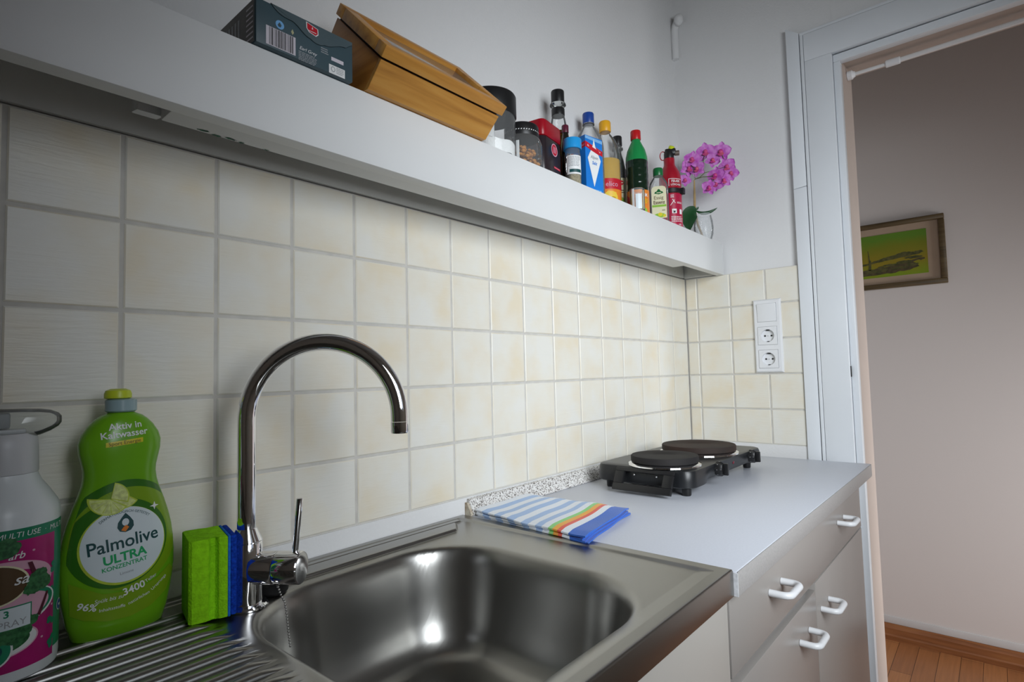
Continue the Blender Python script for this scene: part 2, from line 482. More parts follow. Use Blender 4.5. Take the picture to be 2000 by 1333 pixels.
MT['rust'] = mat('exposed_chipboard', (0.22, 0.12, 0.05), rough=0.9, color2=(0.60, 0.55, 0.45), vscale=90)


# ------------------------------------------------------------------ mesh helpers
class MB:
    def __init__(s):
        s.bm = bmesh.new()
        s.mats = []
        s.cur = 0

    def m(s, key):
        mm = MT[key] if isinstance(key, str) else key
        if mm not in s.mats:
            s.mats.append(mm)
        s.cur = s.mats.index(mm)
        return s

    def face(s, vs):
        try:
            f = s.bm.faces.new(vs)
            f.material_index = s.cur
            return f
        except ValueError:
            return None

    def v(s, p):
        return s.bm.verts.new(p)

    def poly(s, pts):
        return s.face([s.v(p) for p in pts])

    def box(s, x0, x1, y0, y1, z0, z1, bev=0.0, seg=2):
        vs = [s.v((x, y, z)) for x in (x0, x1) for y in (y0, y1) for z in (z0, z1)]
        idx = [(0, 1, 3, 2), (4, 6, 7, 5), (0, 4, 5, 1), (2, 3, 7, 6), (0, 2, 6, 4), (1, 5, 7, 3)]
        fs = [s.face([vs[i] for i in q]) for q in idx]
        if bev > 0:
            es = list({e for f in fs for e in f.edges})
            r = bmesh.ops.bevel(s.bm, geom=es, offset=bev, segments=seg, profile=0.5, affect='EDGES')
            for f in r['faces']:
                f.material_index = s.cur
        return s

    def lathe(s, prof, segs=40, c=(0, 0, 0), cap0=True, cap1=True, sx=1, sy=1, axis=None):
        rings = []
        ax = None
        if axis is not None:
            ax = Vector(axis).to_track_quat('Z', 'Y').to_matrix()
        cv = Vector(c)
        for r, z in prof:
            ring = []
            for i in range(segs):
                a = 2 * pi * i / segs
                p = Vector((r * cos(a) * sx, r * sin(a) * sy, z))
                if ax:
                    p = ax @ p
                ring.append(s.v(cv + p))
            rings.append(ring)
        for a, b in zip(rings, rings[1:]):
            for i in range(segs):
                j = (i + 1) % segs
                s.face([a[i], a[j], b[j], b[i]])
        if cap0:
            s.face(list(reversed(rings[0])))
        if cap1:
            s.face(rings[-1])
        return s

    def tube(s, pts, rad, segs=16, caps=True):
        pts = [Vector(p) for p in pts]
        n = len(pts)
        rads = rad if isinstance(rad, (list, tuple)) else [rad] * n
        t0 = (pts[1] - pts[0]).normalized()
        ref = Vector((0, 0, 1)) if abs(t0.z) < 0.9 else Vector((1, 0, 0))
        nn = t0.cross(ref).normalized()
        rings = []
        for i, p in enumerate(pts):
            t = (pts[min(i + 1, n - 1)] - pts[max(i - 1, 0)]).normalized()
            nn = (nn - t * nn.dot(t)).normalized()
            bb = t.cross(nn)
            rings.append([s.v(p + (nn * cos(2 * pi * k / segs) + bb * sin(2 * pi * k / segs)) * rads[i]) for k in range(segs)])
        for a, b in zip(rings, rings[1:]):
            for i in range(segs):
                j = (i + 1) % segs
                s.face([a[i], a[j], b[j], b[i]])
        if caps:
            s.face(list(reversed(rings[0])))
            s.face(rings[-1])
        return s

    def ball(s, c, r, u=12, v=8, sc=(1, 1, 1)):
        c = Vector(c)
        prof = [(max(1e-5, r * sin(pi * k / v)), -r * cos(pi * k / v)) for k in range(v + 1)]
        rings = []
        for rr, z in prof:
            rings.append([s.v(c + Vector((rr * cos(2 * pi * i / u) * sc[0], rr * sin(2 * pi * i / u) * sc[1], z * sc[2]))) for i in range(u)])
        for a, b in zip(rings, rings[1:]):
            for i in range(u):
                j = (i + 1) % u
                s.face([a[i], a[j], b[j], b[i]])
        bmesh.ops.remove_doubles(s.bm, verts=[x for q in (rings[0], rings[-1]) for x in q], dist=1e-4)
        return s

    def prism(s, pts, a, b, axis='z', bev=0.0, seg=2):
        """2-D outline extruded along an axis from a to b"""
        def P(u, w, t):
            return {'z': (u, w, t), 'x': (t, u, w), 'y': (u, t, w)}[axis]
        A = [s.v(P(u, w, a)) for u, w in pts]
        B = [s.v(P(u, w, b)) for u, w in pts]
        n = len(pts)
        fs = [s.face(list(reversed(A))), s.face(B)]
        for i in range(n):
            j = (i + 1) % n
            fs.append(s.face([A[i], A[j], B[j], B[i]]))
        if bev > 0:
            es = list({e for f in (fs[0], fs[1]) for e in f.edges})
            r = bmesh.ops.bevel(s.bm, geom=es, offset=bev, segments=seg, profile=0.5, affect='EDGES')
            for f in r['faces']:
                f.material_index = s.cur
        return s

    def loft(s, rings, caps=True):
        vr = [[s.v(p) for p in r] for r in rings]
        n = len(vr[0])
        for a, b in zip(vr, vr[1:]):
            for i in range(n):
                j = (i + 1) % n
                s.face([a[i], a[j], b[j], b[i]])
        if caps:
            s.face(list(reversed(vr[0])))
            s.face(vr[-1])
        return s

    def grid(s, f, nu, nv, closed=False):
        vs = [[s.v(f(i / nu, j / nv)) for j in range(nv + 1)] for i in range(nu + 1)]
        for i in range(nu):
            for j in range(nv):
                s.face([vs[i][j], vs[i + 1][j], vs[i + 1][j + 1], vs[i][j + 1]])
        return vs

    def done(s, name, parent=None, smooth=35, key=None, loc=None, rotz=0):
        me = bpy.data.meshes.new(name)
        bmesh.ops.recalc_face_normals(s.bm, faces=s.bm.faces)
        s.bm.to_mesh(me)
        s.bm.free()
        for mm in s.mats:
            me.materials.append(mm)
        if smooth:
            me.shade_smooth()
            me.set_sharp_from_angle(angle=R(smooth))
        o = bpy.data.objects.new(name, me)
        COL.objects.link(o)
        if parent:
            o.parent = parent
        if loc is not None:
            o.location = loc
        o.rotation_euler.z = rotz
        return o


def thing(name, label, cat, loc=(0, 0, 0), rotz=0, group=None):
    o = bpy.data.objects.new(name, None)
    o.empty_display_size = 0.02
    COL.objects.link(o)
    o.location = loc
    o.rotation_euler = (0, 0, rotz)
    o['label'] = label
    o['category'] = cat
    if group:
        o['group'] = group
    return o


def tag(o, label, cat, group=None):
    o['label'] = label
    o['category'] = cat
    if group:
        o['group'] = group
    return o


def struct(o):
    o['kind'] = 'structure'
    return o


_tc = {}


def text_geo(t, size, bold=0.0, shear=0.0, spacing=1.0):
    k = (t, size, bold, shear, spacing)
    if k in _tc:
        return _tc[k]
    cu = bpy.data.curves.new('lettering_curve', 'FONT')
    cu.body = t
    cu.size = size
    cu.align_x = 'CENTER'
    cu.align_y = 'CENTER'
    cu.offset = bold * size
    cu.shear = shear
    cu.space_character = spacing
    cu.resolution_u = 3
    ob = bpy.data.objects.new('lettering_curve', cu)
    COL.objects.link(ob)
    dg = bpy.context.evaluated_depsgraph_get()
    me = bpy.data.meshes.new_from_object(ob.evaluated_get(dg))
    vs = [(v.co.x, v.co.y) for v in me.vertices]
    fs = [tuple(p.vertices) for p in me.polygons]
    bpy.data.objects.remove(ob)
    bpy.data.curves.remove(cu)
    bpy.data.meshes.remove(me)
    _tc[k] = (vs, fs)
    return vs, fs


def ellipse(cu, cv, ru, rv, n=40, rot=0.0):
    return [(cu + ru * cos(2 * pi * i / n) * cos(rot) - rv * sin(2 * pi * i / n) * sin(rot), cv + ru * cos(2 * pi * i / n) * sin(rot) + rv * sin(2 * pi * i / n) * cos(rot)) for i in range(n)]


def rectp(u0, u1, v0, v1):
    return [(u0, v0), (u1, v0), (u1, v1), (u0, v1)]


def wobble(pts, amp, seed):
    rr = random.Random(seed)
    return [(u + rr.uniform(-amp, amp), v + rr.uniform(-amp, amp)) for u, v in pts]


def decal(name, parent, mapf, items, maxlen=0.006):
    """printed marks lying on a surface; items: ('p', mat, lift, pts) or ('t', mat, lift, text, size, u, v, {opts})"""
    mb = MB()
    for it in items:
        mb.m(it[1])
        tb = bmesh.new()
        if it[0] == 'p':
            f = tb.faces.new([tb.verts.new((u, v, 0)) for u, v in it[3]])
            bmesh.ops.triangulate(tb, faces=[f])
        else:
            op = it[7] if len(it) > 7 else {}
            vs, fs = text_geo(it[3], it[4], op.get('bold', 0), op.get('shear', 0), op.get('spacing', 1.0))
            rot, arc, sq = op.get('rot', 0), op.get('arc', 0), op.get('sx', 1.0)
            vv = []
            for x, y in vs:
                x *= sq
                if arc:
                    a = x / arc
                    x, y = (arc + y) * sin(a), (arc + y) * cos(a) - arc
                vv.append(tb.verts.new((it[5] + x * cos(rot) - y * sin(rot), it[6] + x * sin(rot) + y * cos(rot), 0)))
            for q in fs:
                try:
                    tb.faces.new([vv[i] for i in q])
                except ValueError:
                    pass
            bmesh.ops.triangulate(tb, faces=tb.faces)
        for _ in range(5):
            es = [e for e in tb.edges if e.calc_length() > maxlen]
            if not es:
                break
            bmesh.ops.subdivide_edges(tb, edges=es, cuts=1)
            bmesh.ops.triangulate(tb, faces=[f for f in tb.faces if len(f.verts) > 3])
        d = {}
        for v in tb.verts:
            d[v] = mb.v(mapf(v.co.x, v.co.y, it[2]))
        for f in tb.faces:
            mb.face([d[v] for v in f.verts])
        tb.free()
    return mb.done(name, parent, smooth=60)


def cylmap(r, a0, z0=0.0):
    def f(u, v, l):
        a = a0 + u / r
        return ((r + l) * cos(a), (r + l) * sin(a), z0 + v)
    return f


def planemap(o, eu, ev, n):
    o, eu, ev, n = Vector(o), Vector(eu), Vector(ev), Vector(n)
    return lambda u, v, l: o + eu * u + ev * v + n * l


def microlines(mkey, lift, u0, u1, v0, v1, n, seed=1, fill=0.45):
    rr = random.Random(seed)
    out = []
    h = (v1 - v0) / n
    for i in range(n):
        v = v1 - h * (i + 0.5)
        u = u0
        end = u1 - rr.uniform(0, 0.2) * (u1 - u0)
        while u < end:
            w = rr.uniform(0.06, 0.2) * (u1 - u0)
            out.append(('p', mkey, lift, rectp(u, min(u + w, end), v - h * fill / 2, v + h * fill / 2)))
            u += w + 0.03 * (u1 - u0)
    return out


def facing(x, y):
    return atan2(CAM.y - y, CAM.x - x)


# ================================================================== THE ROOM
T = 0.108
XW, YP, XP = 1.7302, 0.012, 1.742          # tiled end wall, plaster planes a tile's thickness further back
ZT = 0.9 + T * (1 + 4.29)                  # top of the tiles 1.4713
ZB = 0.9 + T * (-3.99 + 4.29)              # bottom of the tiles 0.9324
DJ, DJE = -0.4735, -1.32                   # door opening in the end wall
DTOP = 2.044

mb = MB().m('plaster')
mb.box(-1.0, 1.9, YP, YP + 0.12, 0, 2.55)
wall_back = struct(mb.done('wall_back', smooth=0))
# end wall with the doorway cut out
mb = MB().m('plaster')
mb.box(XP, 1.90, DJ - 0.0002, YP, 0, 2.55)
mb.box(XP, 1.90, DJE, DJ, DTOP + 0.03, 2.55)
mb.box(XP, 1.90, -1.62, DJE, 0, 2.55)
wall_right = struct(mb.done('wall_right', smooth=0))
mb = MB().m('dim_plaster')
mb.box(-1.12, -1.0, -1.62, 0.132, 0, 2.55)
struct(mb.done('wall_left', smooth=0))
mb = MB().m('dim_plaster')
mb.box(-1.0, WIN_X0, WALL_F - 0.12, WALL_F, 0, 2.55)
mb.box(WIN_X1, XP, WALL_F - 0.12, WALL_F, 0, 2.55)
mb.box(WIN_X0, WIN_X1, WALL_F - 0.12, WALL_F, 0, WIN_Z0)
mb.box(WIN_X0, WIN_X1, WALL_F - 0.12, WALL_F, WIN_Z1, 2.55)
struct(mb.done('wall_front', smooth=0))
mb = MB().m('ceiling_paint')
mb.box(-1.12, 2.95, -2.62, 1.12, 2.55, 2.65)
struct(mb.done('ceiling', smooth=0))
mb = MB().m('planks')
mb.box(-1.12, 2.95, -2.62, 1.12, -0.05, 0)
struct(mb.done('floor', smooth=0))
# window frame behind the camera
mb = MB().m('lacquer')
y0, y1 = WALL_F - 0.11, WALL_F - 0.05
mb.box(WIN_X0, WIN_X0 + 0.05, y0, y1, WIN_Z0, WIN_Z1)
mb.box(WIN_X1 - 0.05, WIN_X1, y0, y1, WIN_Z0, WIN_Z1)
mb.box(WIN_X0 + 0.05, WIN_X1 - 0.05, y0, y1, WIN_Z0, WIN_Z0 + 0.05)
mb.box(WIN_X0 + 0.05, WIN_X1 - 0.05, y0, y1, WIN_Z1 - 0.05, WIN_Z1)
struct(mb.done('window_1', smooth=0))
# hall
mb = MB().m('hall_plaster')
mb.box(2.81, 2.93, -2.5, 1.0, 0, 2.55)
struct(mb.done('wall_hall', smooth=0))
mb = MB().m('hall_plaster')
mb.box(1.88, 2.93, 1.0, 1.1, 0, 2.55)
mb.box(1.88, 2.93, -2.6, -2.5, 0, 2.55)
mb.box(1.76, 1.88, 0.132, 1.0, 0, 2.55)
mb.box(1.76, 1.88, -2.5, -1.62, 0, 2.55)
struct(mb.done('wall_hall_ends', smooth=0))
mb = MB().m('skirting')
prof = [(2.81, 0.0), (2.796, 0.0), (2.794, 0.02), (2.797, 0.026), (2.797, 0.05), (2.801, 0.058), (2.803, 0.068), (2.81, 0.068)]
vsA = [(x, -2.5, z) for x, z in prof]
vsB = [(x, 1.0, z) for x, z in prof]
mb.loft([vsA, vsB])
struct(mb.done('baseboard_hall', smooth=20))
mb = MB().m('pale_wall_strip')
mb.box(2.805, 2.81, -2.5, 1.0, 0.068, 0.098, 0.002)
struct(mb.done('trim_4', smooth=30))


# tiles on the two walls: one panel mesh per wall, each tile an island
def tile_panel(name, parent, cells, place):
    mb = MB().m('tile')
    g = 0.0024
    for (u0, u1, v0, v1) in cells:
        u0, u1, v0, v1 = u0 + g, u1 - g, v0 + g, v1 - g
        b = 0.0016
        outer = [(u0, v0), (u1, v0), (u1, v1), (u0, v1)]
        inner = [(u0 + b, v0 + b), (u1 - b, v0 + b), (u1 - b, v1 - b), (u0 + b, v1 - b)]
        O0 = [mb.v(place(u, v, -0.004)) for u, v in outer]
        O = [mb.v(place(u, v, -0.0012)) for u, v in outer]
        I = [mb.v(place(u, v, 0.0)) for u, v in inner]
        for i in range(4):
            j = (i + 1) % 4
            mb.face([O0[i], O0[j], O[j], O[i]])
            mb.face([O[i], O[j], I[j], I[i]])
        mb.face(I)
    return mb.done(name, parent, smooth=15)


rows = [(ZB, ZB + T * 0.99 + 0.0)] + [(0.9 + T * (4.29 - j), 0.9 + T * (4.29 - j + 1)) for j in (3, 2, 1, 0)]
rows[0] = (ZB, 0.9 + T * (4.29 - 3))
cells = []
for (v0, v1) in rows:
    for i in range(-9, 16):
        cells.append((i * T, min((i + 1) * T, XW), v0, v1))
    cells.append((16 * T - T, XW, v0, v1)) if False else None
cells = [c for c in cells if c[1] - c[0] > 0.01]
tile_panel('tile_panel', wall_back, cells, lambda u, v, d: (u, -d, v))
mb = MB().m('grout')
mb.box(-0.98, XW + 0.003, 0.0018, YP - 0.0003, ZB, ZT - 0.001)
mb.done('grout_bed', wall_back, smooth=0)
mb = MB().m('plaster')
mb.box(-0.98, XW, -0.0005, YP - 0.0003, 0.86, ZB)
mb.done('bare_plaster_strip', wall_back, smooth=0)
s0 = 0.3609 * T
cells = []
for (v0, v1) in rows:
    us = [0, -s0, -s0 - T, -s0 - 2 * T, -0.3525]
    for a, b in zip(us, us[1:]):
        cells.append((b, a, v0, v1))
tile_panel('tile_panel', wall_right, cells, lambda u, v, d: (XW - d, u, v))
mb = MB().m('grout')
mb.box(XW + 0.0018, XP - 0.0003, -0.3525, 0.0, ZB, ZT - 0.001)
mb.done('grout_bed', wall_right, smooth=0)
mb = MB().m('plaster')
mb.box(XW - 0.0005, XP - 0.0003, -0.3525, 0.0, 0.86, ZB)
mb.done('bare_plaster_strip', wall_right, smooth=0)

# flat strip beside the casing (two pieces, mitred top)
mb = MB().m('lacquer')
za = 1.70
mb.prism([(-0.3525, 0.0), (-0.3885, 0.0), (-0.3885, za - 0.0008), (-0.3525, za - 0.004)], XP - 0.019, XP - 0.0003, 'x', 0.0015)
mb.prism([(-0.3525, za - 0.0028), (-0.3885, za + 0.0005), (-0.3885, 2.166), (-0.3525, 2.192)], XP - 0.019, XP - 0.0003, 'x', 0.0015)
struct(mb.done('trim_1', smooth=30))
# door casing: wide board with a bead, stepped rebate, deep lining
mb = MB().m('lacquer')
CX = XP - 0.022


def frame_u(y_out, y_in, z_out, z_in, x0, x1, bev):
    """an inverted U of rectangular section around the opening"""
    yo2, yi2 = -1.793 - y_out, -1.793 - y_in
    mb.box(x0, x1, y_in, y_out, 0, z_in, bev)
    mb.box(x0, x1, yo2, yi2, 0, z_in, bev)
    mb.box(x0, x1, yo2, y_out, z_in, z_out, bev)


frame_u(-0.391, -0.400, 2.163, 2.154, CX, XP, 0.0012)
frame_u(-0.401, -0.4725, 2.153, 2.0705, CX - 0.002, XP, 0.002)
struct(mb.done('door_1', smooth=30))
mb = MB().m('lacquer')
frame_u(-0.473, -0.4905, 2.068, 2.046, XP - 0.009, 1.76, 0.002)
struct(mb.done('trim_2', smooth=30))
mb = MB().m('lining')
mb.box(1.76, 1.902, -0.4905, -0.4733, 0, 2.060)
mb.box(1.76, 1.902, -1.32, -1.3025, 0, 2.060)
mb.box(1.76, 1.902, -1.32, -0.4733, 2.060, 2.076)
struct(mb.done('trim_3', smooth=0))
# small latch plate in the rebate
mb = MB().m('dark_hole')
mb.box(1.727, 1.733, -0.4745, -0.4728, 1.135, 1.165)
tag(mb.done('latch_plate', smooth=0), 'tiny dark metal latch slot in the white door casing beside the sockets', 'latch')

# curtain rod in the doorway
rod = thing('curtain_rod', 'thin chrome tension rod with white ends across top of doorway', 'curtain rod', (1.83, -0.4905, 2.036))
MB().m('rod_reflect').tube([(0, -0.004, 0), (0, -0.13, 0)], 0.0052).done('rod', rod)
MB().m('rod_reflect').tube([(0, -0.11, 0), (0, -0.808, 0.006)], 0.0068).done('outer_rod', rod)
MB().m('white_plastic').lathe([(0.011, 0.0), (0.0135, 0.002), (0.0135, 0.014), (0.010, 0.017), (0.0075, 0.022)], 24, (0, 0, 0), axis=(0, -1, 0)).done('end_cap', rod)
MB().m('white_plastic').lathe([(0.009, 0.098), (0.0105, 0.1), (0.0105, 0.132), (0.009, 0.134)], 24, (0, 0, 0), axis=(0, -1, 0)).done('sleeve', rod)

# pipe stub in the corner
hk = thing('pipe_stub', 'small white painted pipe stub high up in the wall corner', 'pipe', (XP - 0.02, YP - 0.02, 2.34))
mb = MB().m('plaster')
mb.tube([(0.012, 0.010, -0.10), (0.012, 0.010, 0.0), (0.008, 0.004, 0.018), (-0.004, -0.010, 0.024)], [0.012, 0.013, 0.013, 0.012], 14)
mb.done('pipe', hk)
MB().m('plaster').ball((-0.006, -0.014, 0.025), 0.016, 14, 10, (1, 1, 1.25)).done('end_cap', hk)

# picture in the hall
PX_, PY, PZ = 2.81, -0.43, 1.6365
pic = thing('framed_picture', 'framed landscape painting in green and ochre on the hall wall', 'picture', (PX_, PY, PZ))
hw, hh, fw = 0.222, 0.1435, 0.021
mb = MB().m('gold_frame')
for a in ((-hw, hw, hh - fw, hh), (-hw, hw, -hh, -hh + fw), (-hw, -hw + fw, -hh + fw, hh - fw), (hw - fw, hw, -hh + fw, hh - fw)):
    mb.box(-0.022, -0.0005, a[0], a[1], a[2], a[3], 0.003)
mb.done('frame', pic)
MB().m('mount').box(-0.009, -0.001, -hw + fw, hw - fw, -hh + fw, hh - fw).done('mount', pic, smooth=0)
aw, ah = 0.160, 0.093
MB().m('art_sky').box(-0.0105, -0.009, -aw, aw, -ah, ah).done('painting', pic, smooth=0)
pm = planemap((-0.0108, 0, 0), (0, -1, 0), (0, 0, 1), (-1, 0, 0))
hills = [(-aw, -0.035), (-0.06, -0.028), (0.0, -0.012), (0.04, -0.004), (0.08, 0.006), (0.11, 0.002), (0.14, 0.004), (0.148, -0.004), (0.12, -0.012), (0.06, -0.018), (0.0, -0.026), (-0.06, -0.036), (-aw, -0.042)]
low = [(-aw, -0.068), (-0.09, -0.062), (-0.02, -0.052), (0.04, -0.046), (0.09, -0.034), (0.15, -0.028), (0.15, -0.034), (0.11, -0.04), (0.13, -0.062), (0.09, -0.074), (0.0, -0.08), (-aw, -0.085)]
mast = [(-0.052, -0.058), (-0.049, -0.02), (-0.051, 0.028), (-0.049, 0.028), (-0.045, -0.01), (-0.040, -0.02), (-0.042, -0.058)]
hull = [(-0.066, -0.066), (-0.058, -0.054), (-0.035, -0.055), (-0.02, -0.062), (0.0, -0.058), (0.012, -0.052), (0.02, -0.06), (0.01, -0.07), (-0.05, -0.072)]


def ragged(pts, amp, seed, n_=6):
    rr_ = random.Random(seed)
    o = []
    for (u, v), (u2, v2) in zip(pts, pts[1:] + pts[:1]):
        for k in range(n_):
            t = k / n_
            o.append((u + (u2 - u) * t, v + (v2 - v) * t + (rr_.uniform(-amp, amp) if k else 0)))
    return o


hills, low = ragged(hills, 0.0016, 3), ragged(low, 0.003, 4)
blobs = [('p', 'art_dark', 0.0005, ragged(ellipse(u_, v_, a_, b_, 8), 0.002, i_, 3)) for i_, (u_, v_, a_, b_) in enumerate([(0.03, -0.045, 0.03, 0.006), (0.08, -0.038, 0.03, 0.007), (0.105, -0.052, 0.025, 0.006), (0.06, -0.060, 0.03, 0.006), (-0.005, -0.052, 0.012, 0.008), (0.11, -0.022, 0.035, 0.005), (-0.10, -0.075, 0.05, 0.004)])]
decal('painted_shapes', pic, pm, blobs + [('p', 'art_dark', 0.0, hills), ('p', 'art_brown', 0.0002, low), ('p', 'art_dark', 0.0004, mast), ('p', 'art_dark', 0.0004, hull)], 0.05)

# switch and socket strip
sw = thing('socket_panel', 'white triple wall panel with a rocker switch above two round sockets', 'socket', (XW, -0.2585, 1.2635))
mb = MB().m('white_plastic')
ho = [(0.0, 0.0405, 0.1125), (-0.0045, 0.0405, 0.1125), (-0.0095, 0.0365, 0.1085), (-0.0100, 0.0345, 0.1065)]
mb.loft([[(x_, -a, -b), (x_, a, -b), (x_, a, b), (x_, -a, b)] for x_, a, b in ho], caps=False)
zs_ = [-0.1065, -0.0992, -0.0428, -0.0282, 0.0282, 0.0428, 0.0992, 0.1065]
for i_ in range(7):
    if i_ % 2 == 0:
        mb.poly([(-0.0100, -0.0345, zs_[i_]), (-0.0100, 0.0345, zs_[i_]), (-0.0100, 0.0345, zs_[i_ + 1]), (-0.0100, -0.0345, zs_[i_ + 1])])
    else:
        for a, b in ((-0.0345, -0.0282), (0.0282, 0.0345)):
            mb.poly([(-0.0100, a, zs_[i_]), (-0.0100, b, zs_[i_]), (-0.0100, b, zs_[i_ + 1]), (-0.0100, a, zs_[i_ + 1])])
        q_ = [(-0.0282, zs_[i_]), (0.0282, zs_[i_]), (0.0282, zs_[i_ + 1]), (-0.0282, zs_[i_ + 1])]
        mb.loft([[(-0.0100, u, w) for u, w in q_], [(-0.0005, u, w) for u, w in q_]], caps=False)
mb.poly([(-0.0006, -0.0345, -0.1065), (-0.0006, 0.0345, -0.1065), (-0.0006, 0.0345, 0.1065), (-0.0006, -0.0345, 0.1065)])
mb.done('frame_plate', sw, smooth=25)
mb = MB().m('white_plastic')
mb.prism([(-0.0105, 0.0435), (-0.0135, 0.0985), (-0.006, 0.0985), (-0.006, 0.0435)], -0.0275, 0.0275, 'y', 0.0008)
mb.done('rocker', sw)
for k in (0, -1):
    zc = k * 0.071
    mb = MB().m('white_plastic')
    n = 40
    ci = [(0.0195 * cos(2 * pi * i / n), zc + 0.0195 * sin(2 * pi * i / n)) for i in range(n)]

    def sq(i):
        a = 2 * pi * i / n
        c, s_ = cos(a), sin(a)
        f = 0.0275 / max(abs(c), abs(s_))
        return (c * f, zc + s_ * f)
    A = [mb.v((-0.0115, *sq(i))) for i in range(n)]
    A0 = [mb.v((-0.006, *sq(i))) for i in range(n)]
    B = [mb.v((-0.0118, *ci[i])) for i in range(n)]
    C = [mb.v((-0.0022, u * 0.97, zc + (w - zc) * 0.97)) for u, w in ci]
    for i in range(n):
        j = (i + 1) % n
        mb.face([A0[i], A0[j], A[j], A[i]])
        mb.face([A[i], A[j], B[j], B[i]])
        mb.face([B[i], B[j], C[j], C[i]])
    mb.face(C)
    so = mb.done('socket', sw, smooth=30)
    so.location.x = -0.0006
    h = MB().m('dark_hole')
    for yy in (-0.0095, 0.0095):
        h.lathe([(0.0028, 0), (0.0028, 0.002)], 14, (-0.0010, yy, zc), axis=(-1, 0, 0))
    h.box(-0.0075, -0.0024, -0.004, 0.004, zc + 0.0155, zc + 0.0187)
    h.box(-0.0055, -0.0024, -0.003, 0.003, zc - 0.0187, zc - 0.0165)
    h.done('socket_holes', so, smooth=0)
    MB().m('trigger_grey').lathe([(0.0017, 0), (0.0017, 0.003)], 12, (-0.0015, 0, zc), axis=(-1, 0, 0)).done('screw', so)

# ================================================================== SHELF
ZS = 1.5718
sh = thing('wall_shelf', 'long white boxed wall shelf above the tiles carrying the groceries', 'shelf', (0, 0, 0))
MB().m('shelf_white').box(-0.95, XW - 0.0002, -0.131, -0.107, 1.469, ZS, 0.0012).done('fascia', sh)
MB().m('shelf_in').box(-0.95, XW - 0.0004, -0.1068, 0.0115, 1.552, ZS - 0.0005).done('top_board', sh, smooth=0)
MB().m('shelf_in').box(-0.95, XW - 0.02, -0.004, 0.0115, ZT + 0.001, 1.5518).done('back_panel', sh, smooth=0)
mb = MB().m('shelf_in')
mb.box(XW - 0.016, XW - 0.0006, -0.1066, -0.002, 1.472, 1.5518, 0.001)
mb.done('end_panel', sh, smooth=0)
lamp = thing('under_shelf_lamp', 'long off-white light fitting fixed under the shelf behind its front board', 'lamp', (0, 0, 0))
mb = MB().m('shelf_white')
mb.prism([(-0.1065, 1.474), (-0.064, 1.474), (-0.061, 1.480), (-0.061, 1.515), (-0.1065, 1.5515)], 0.128, 1.50, 'x', 0.0015)
mb.done('housing', lamp, smooth=30)
MB().m('white_plastic').prism([(-0.063, 1.479), (-0.040, 1.483), (-0.048, 1.515), (-0.063, 1.515)], 0.104, 0.132, 'x', 0.002).done('end_cap', lamp)
MB().m('trigger_grey').tube([(0.133, -0.050, 1.492), (0.155, -0.050, 1.492)], 0.007).done('tube_socket', lamp)
st = planemap((0, -0.066, 1.4738), (1, 0, 0), (0, 1, 0), (0, 0, -1))
decal('paint_spots', lamp, st, [('p', 'green_stain', 0.0003, wobble(ellipse(x, y, rx, ry, 14), 0.0012, i)) for i, (x, y, rx, ry) in enumerate([(0.172, -0.004, 0.007, 0.0025), (0.189, 0.0, 0.006, 0.002), (0.205, -0.002, 0.008, 0.0018), (0.219, 0.0, 0.004, 0.0015), (0.252, 0.0, 0.004, 0.0013)])])


# ------------------------------------------------------------------ things on the shelf
def root(name, label, cat, x, y, z=ZS, rotz=0, group=None):
    return thing(name, label, cat, (x, y, z), rotz, group)


G_BOT = 'bottles on the shelf'
# tea carton
tea = root('tea_box', 'slate blue tea carton with barcode and red crest beside the bamboo box', 'box', 0, 0)
x0, x1, yf, yb, h = 0.204, 0.338, -0.139, 0.008, 0.056
mb = MB().m('tea')
mb.box(x0 + 0.0005, x1, yf, yb, 0.0005, h, 0.0012)
mb.done('carton', tea, smooth=30)
fl = [(x1 - 0.004, h)]
n = 30
fl = [(x1 - 0.0015, h - 0.0005), (x1 - 0.0015, h - 0.004)]
for i in range(n + 1):
    t = i / n
    u = x1 - 0.012 - t * (x1 - x0 - 0.030)
    if t < 0.30:
        v = h - 0.012 - 0.010 * (1 - cos(pi * t / 0.30)) / 2
    elif t < 0.5:
        v = h - 0.022 - 0.003 * sin((t - 0.30) / 0.2 * pi)
    elif t < 0.75:
        v = h - 0.022 + 0.012 * (1 - cos(pi * (t - 0.5) / 0.25)) / 2
    else:
        v = h - 0.010 + 0.010 * ((t - 0.75) / 0.25) ** 3
    fl.append((u, v))
fl.append((x0 + 0.018, h - 0.0005))
MB().m('tea_flap').prism(fl, yf - 0.0016, yf - 0.0001, 'y').done('flap', tea, smooth=30)
tm = planemap((0, yf, 0), (1, 0, 0), (0, 0, 1), (0, -1, 0))
it = []
rr = random.Random(3)
it.append(('p', 'barcode', 0.0003, rectp(0.2165, 0.2545, 0.003, 0.0265)))
u = 0.2205
while u < 0.2500:
    w = rr.choice((0.0004, 0.0006, 0.0009, 0.0013))
    it.append(('p', 'ink_black', 0.0005, rectp(u, u + w, 0.004, 0.026)))
    u += w + rr.choice((0.0006, 0.0008, 0.0012))
it.append(('p', 'carton_light', 0.0003, ellipse(0.234, 0.034, 0.0055, 0.0055, 20)))
it.append(('p', 'tea', 0.0005, [(0.231, 0.033), (0.2335, 0.037), (0.236, 0.034), (0.235, 0.031), (0.232, 0.031)]))
it.append(('p', 'khaki', 0.0003, [(0.2485, 0.032), (0.2505, 0.0285), (0.2525, 0.032), (0.2505, 0.036)]))
it.append(('t', 'white', 0.0004, 'Earl Grey', 0.0062, 0.2715, 0.0165, {'shear': 0.3}))
it += microlines('ink_grey', 0.0004, 0.2585, 0.284, 0.0, 0.0125, 6, 5)
it += microlines('ink_grey', 0.0004, 0.290, 0.3015, 0.0225, 0.031, 3, 6)
it.append(('p', 'barcode', 0.0003, rectp(0.305, 0.3235, 0.0185, 0.0235)))
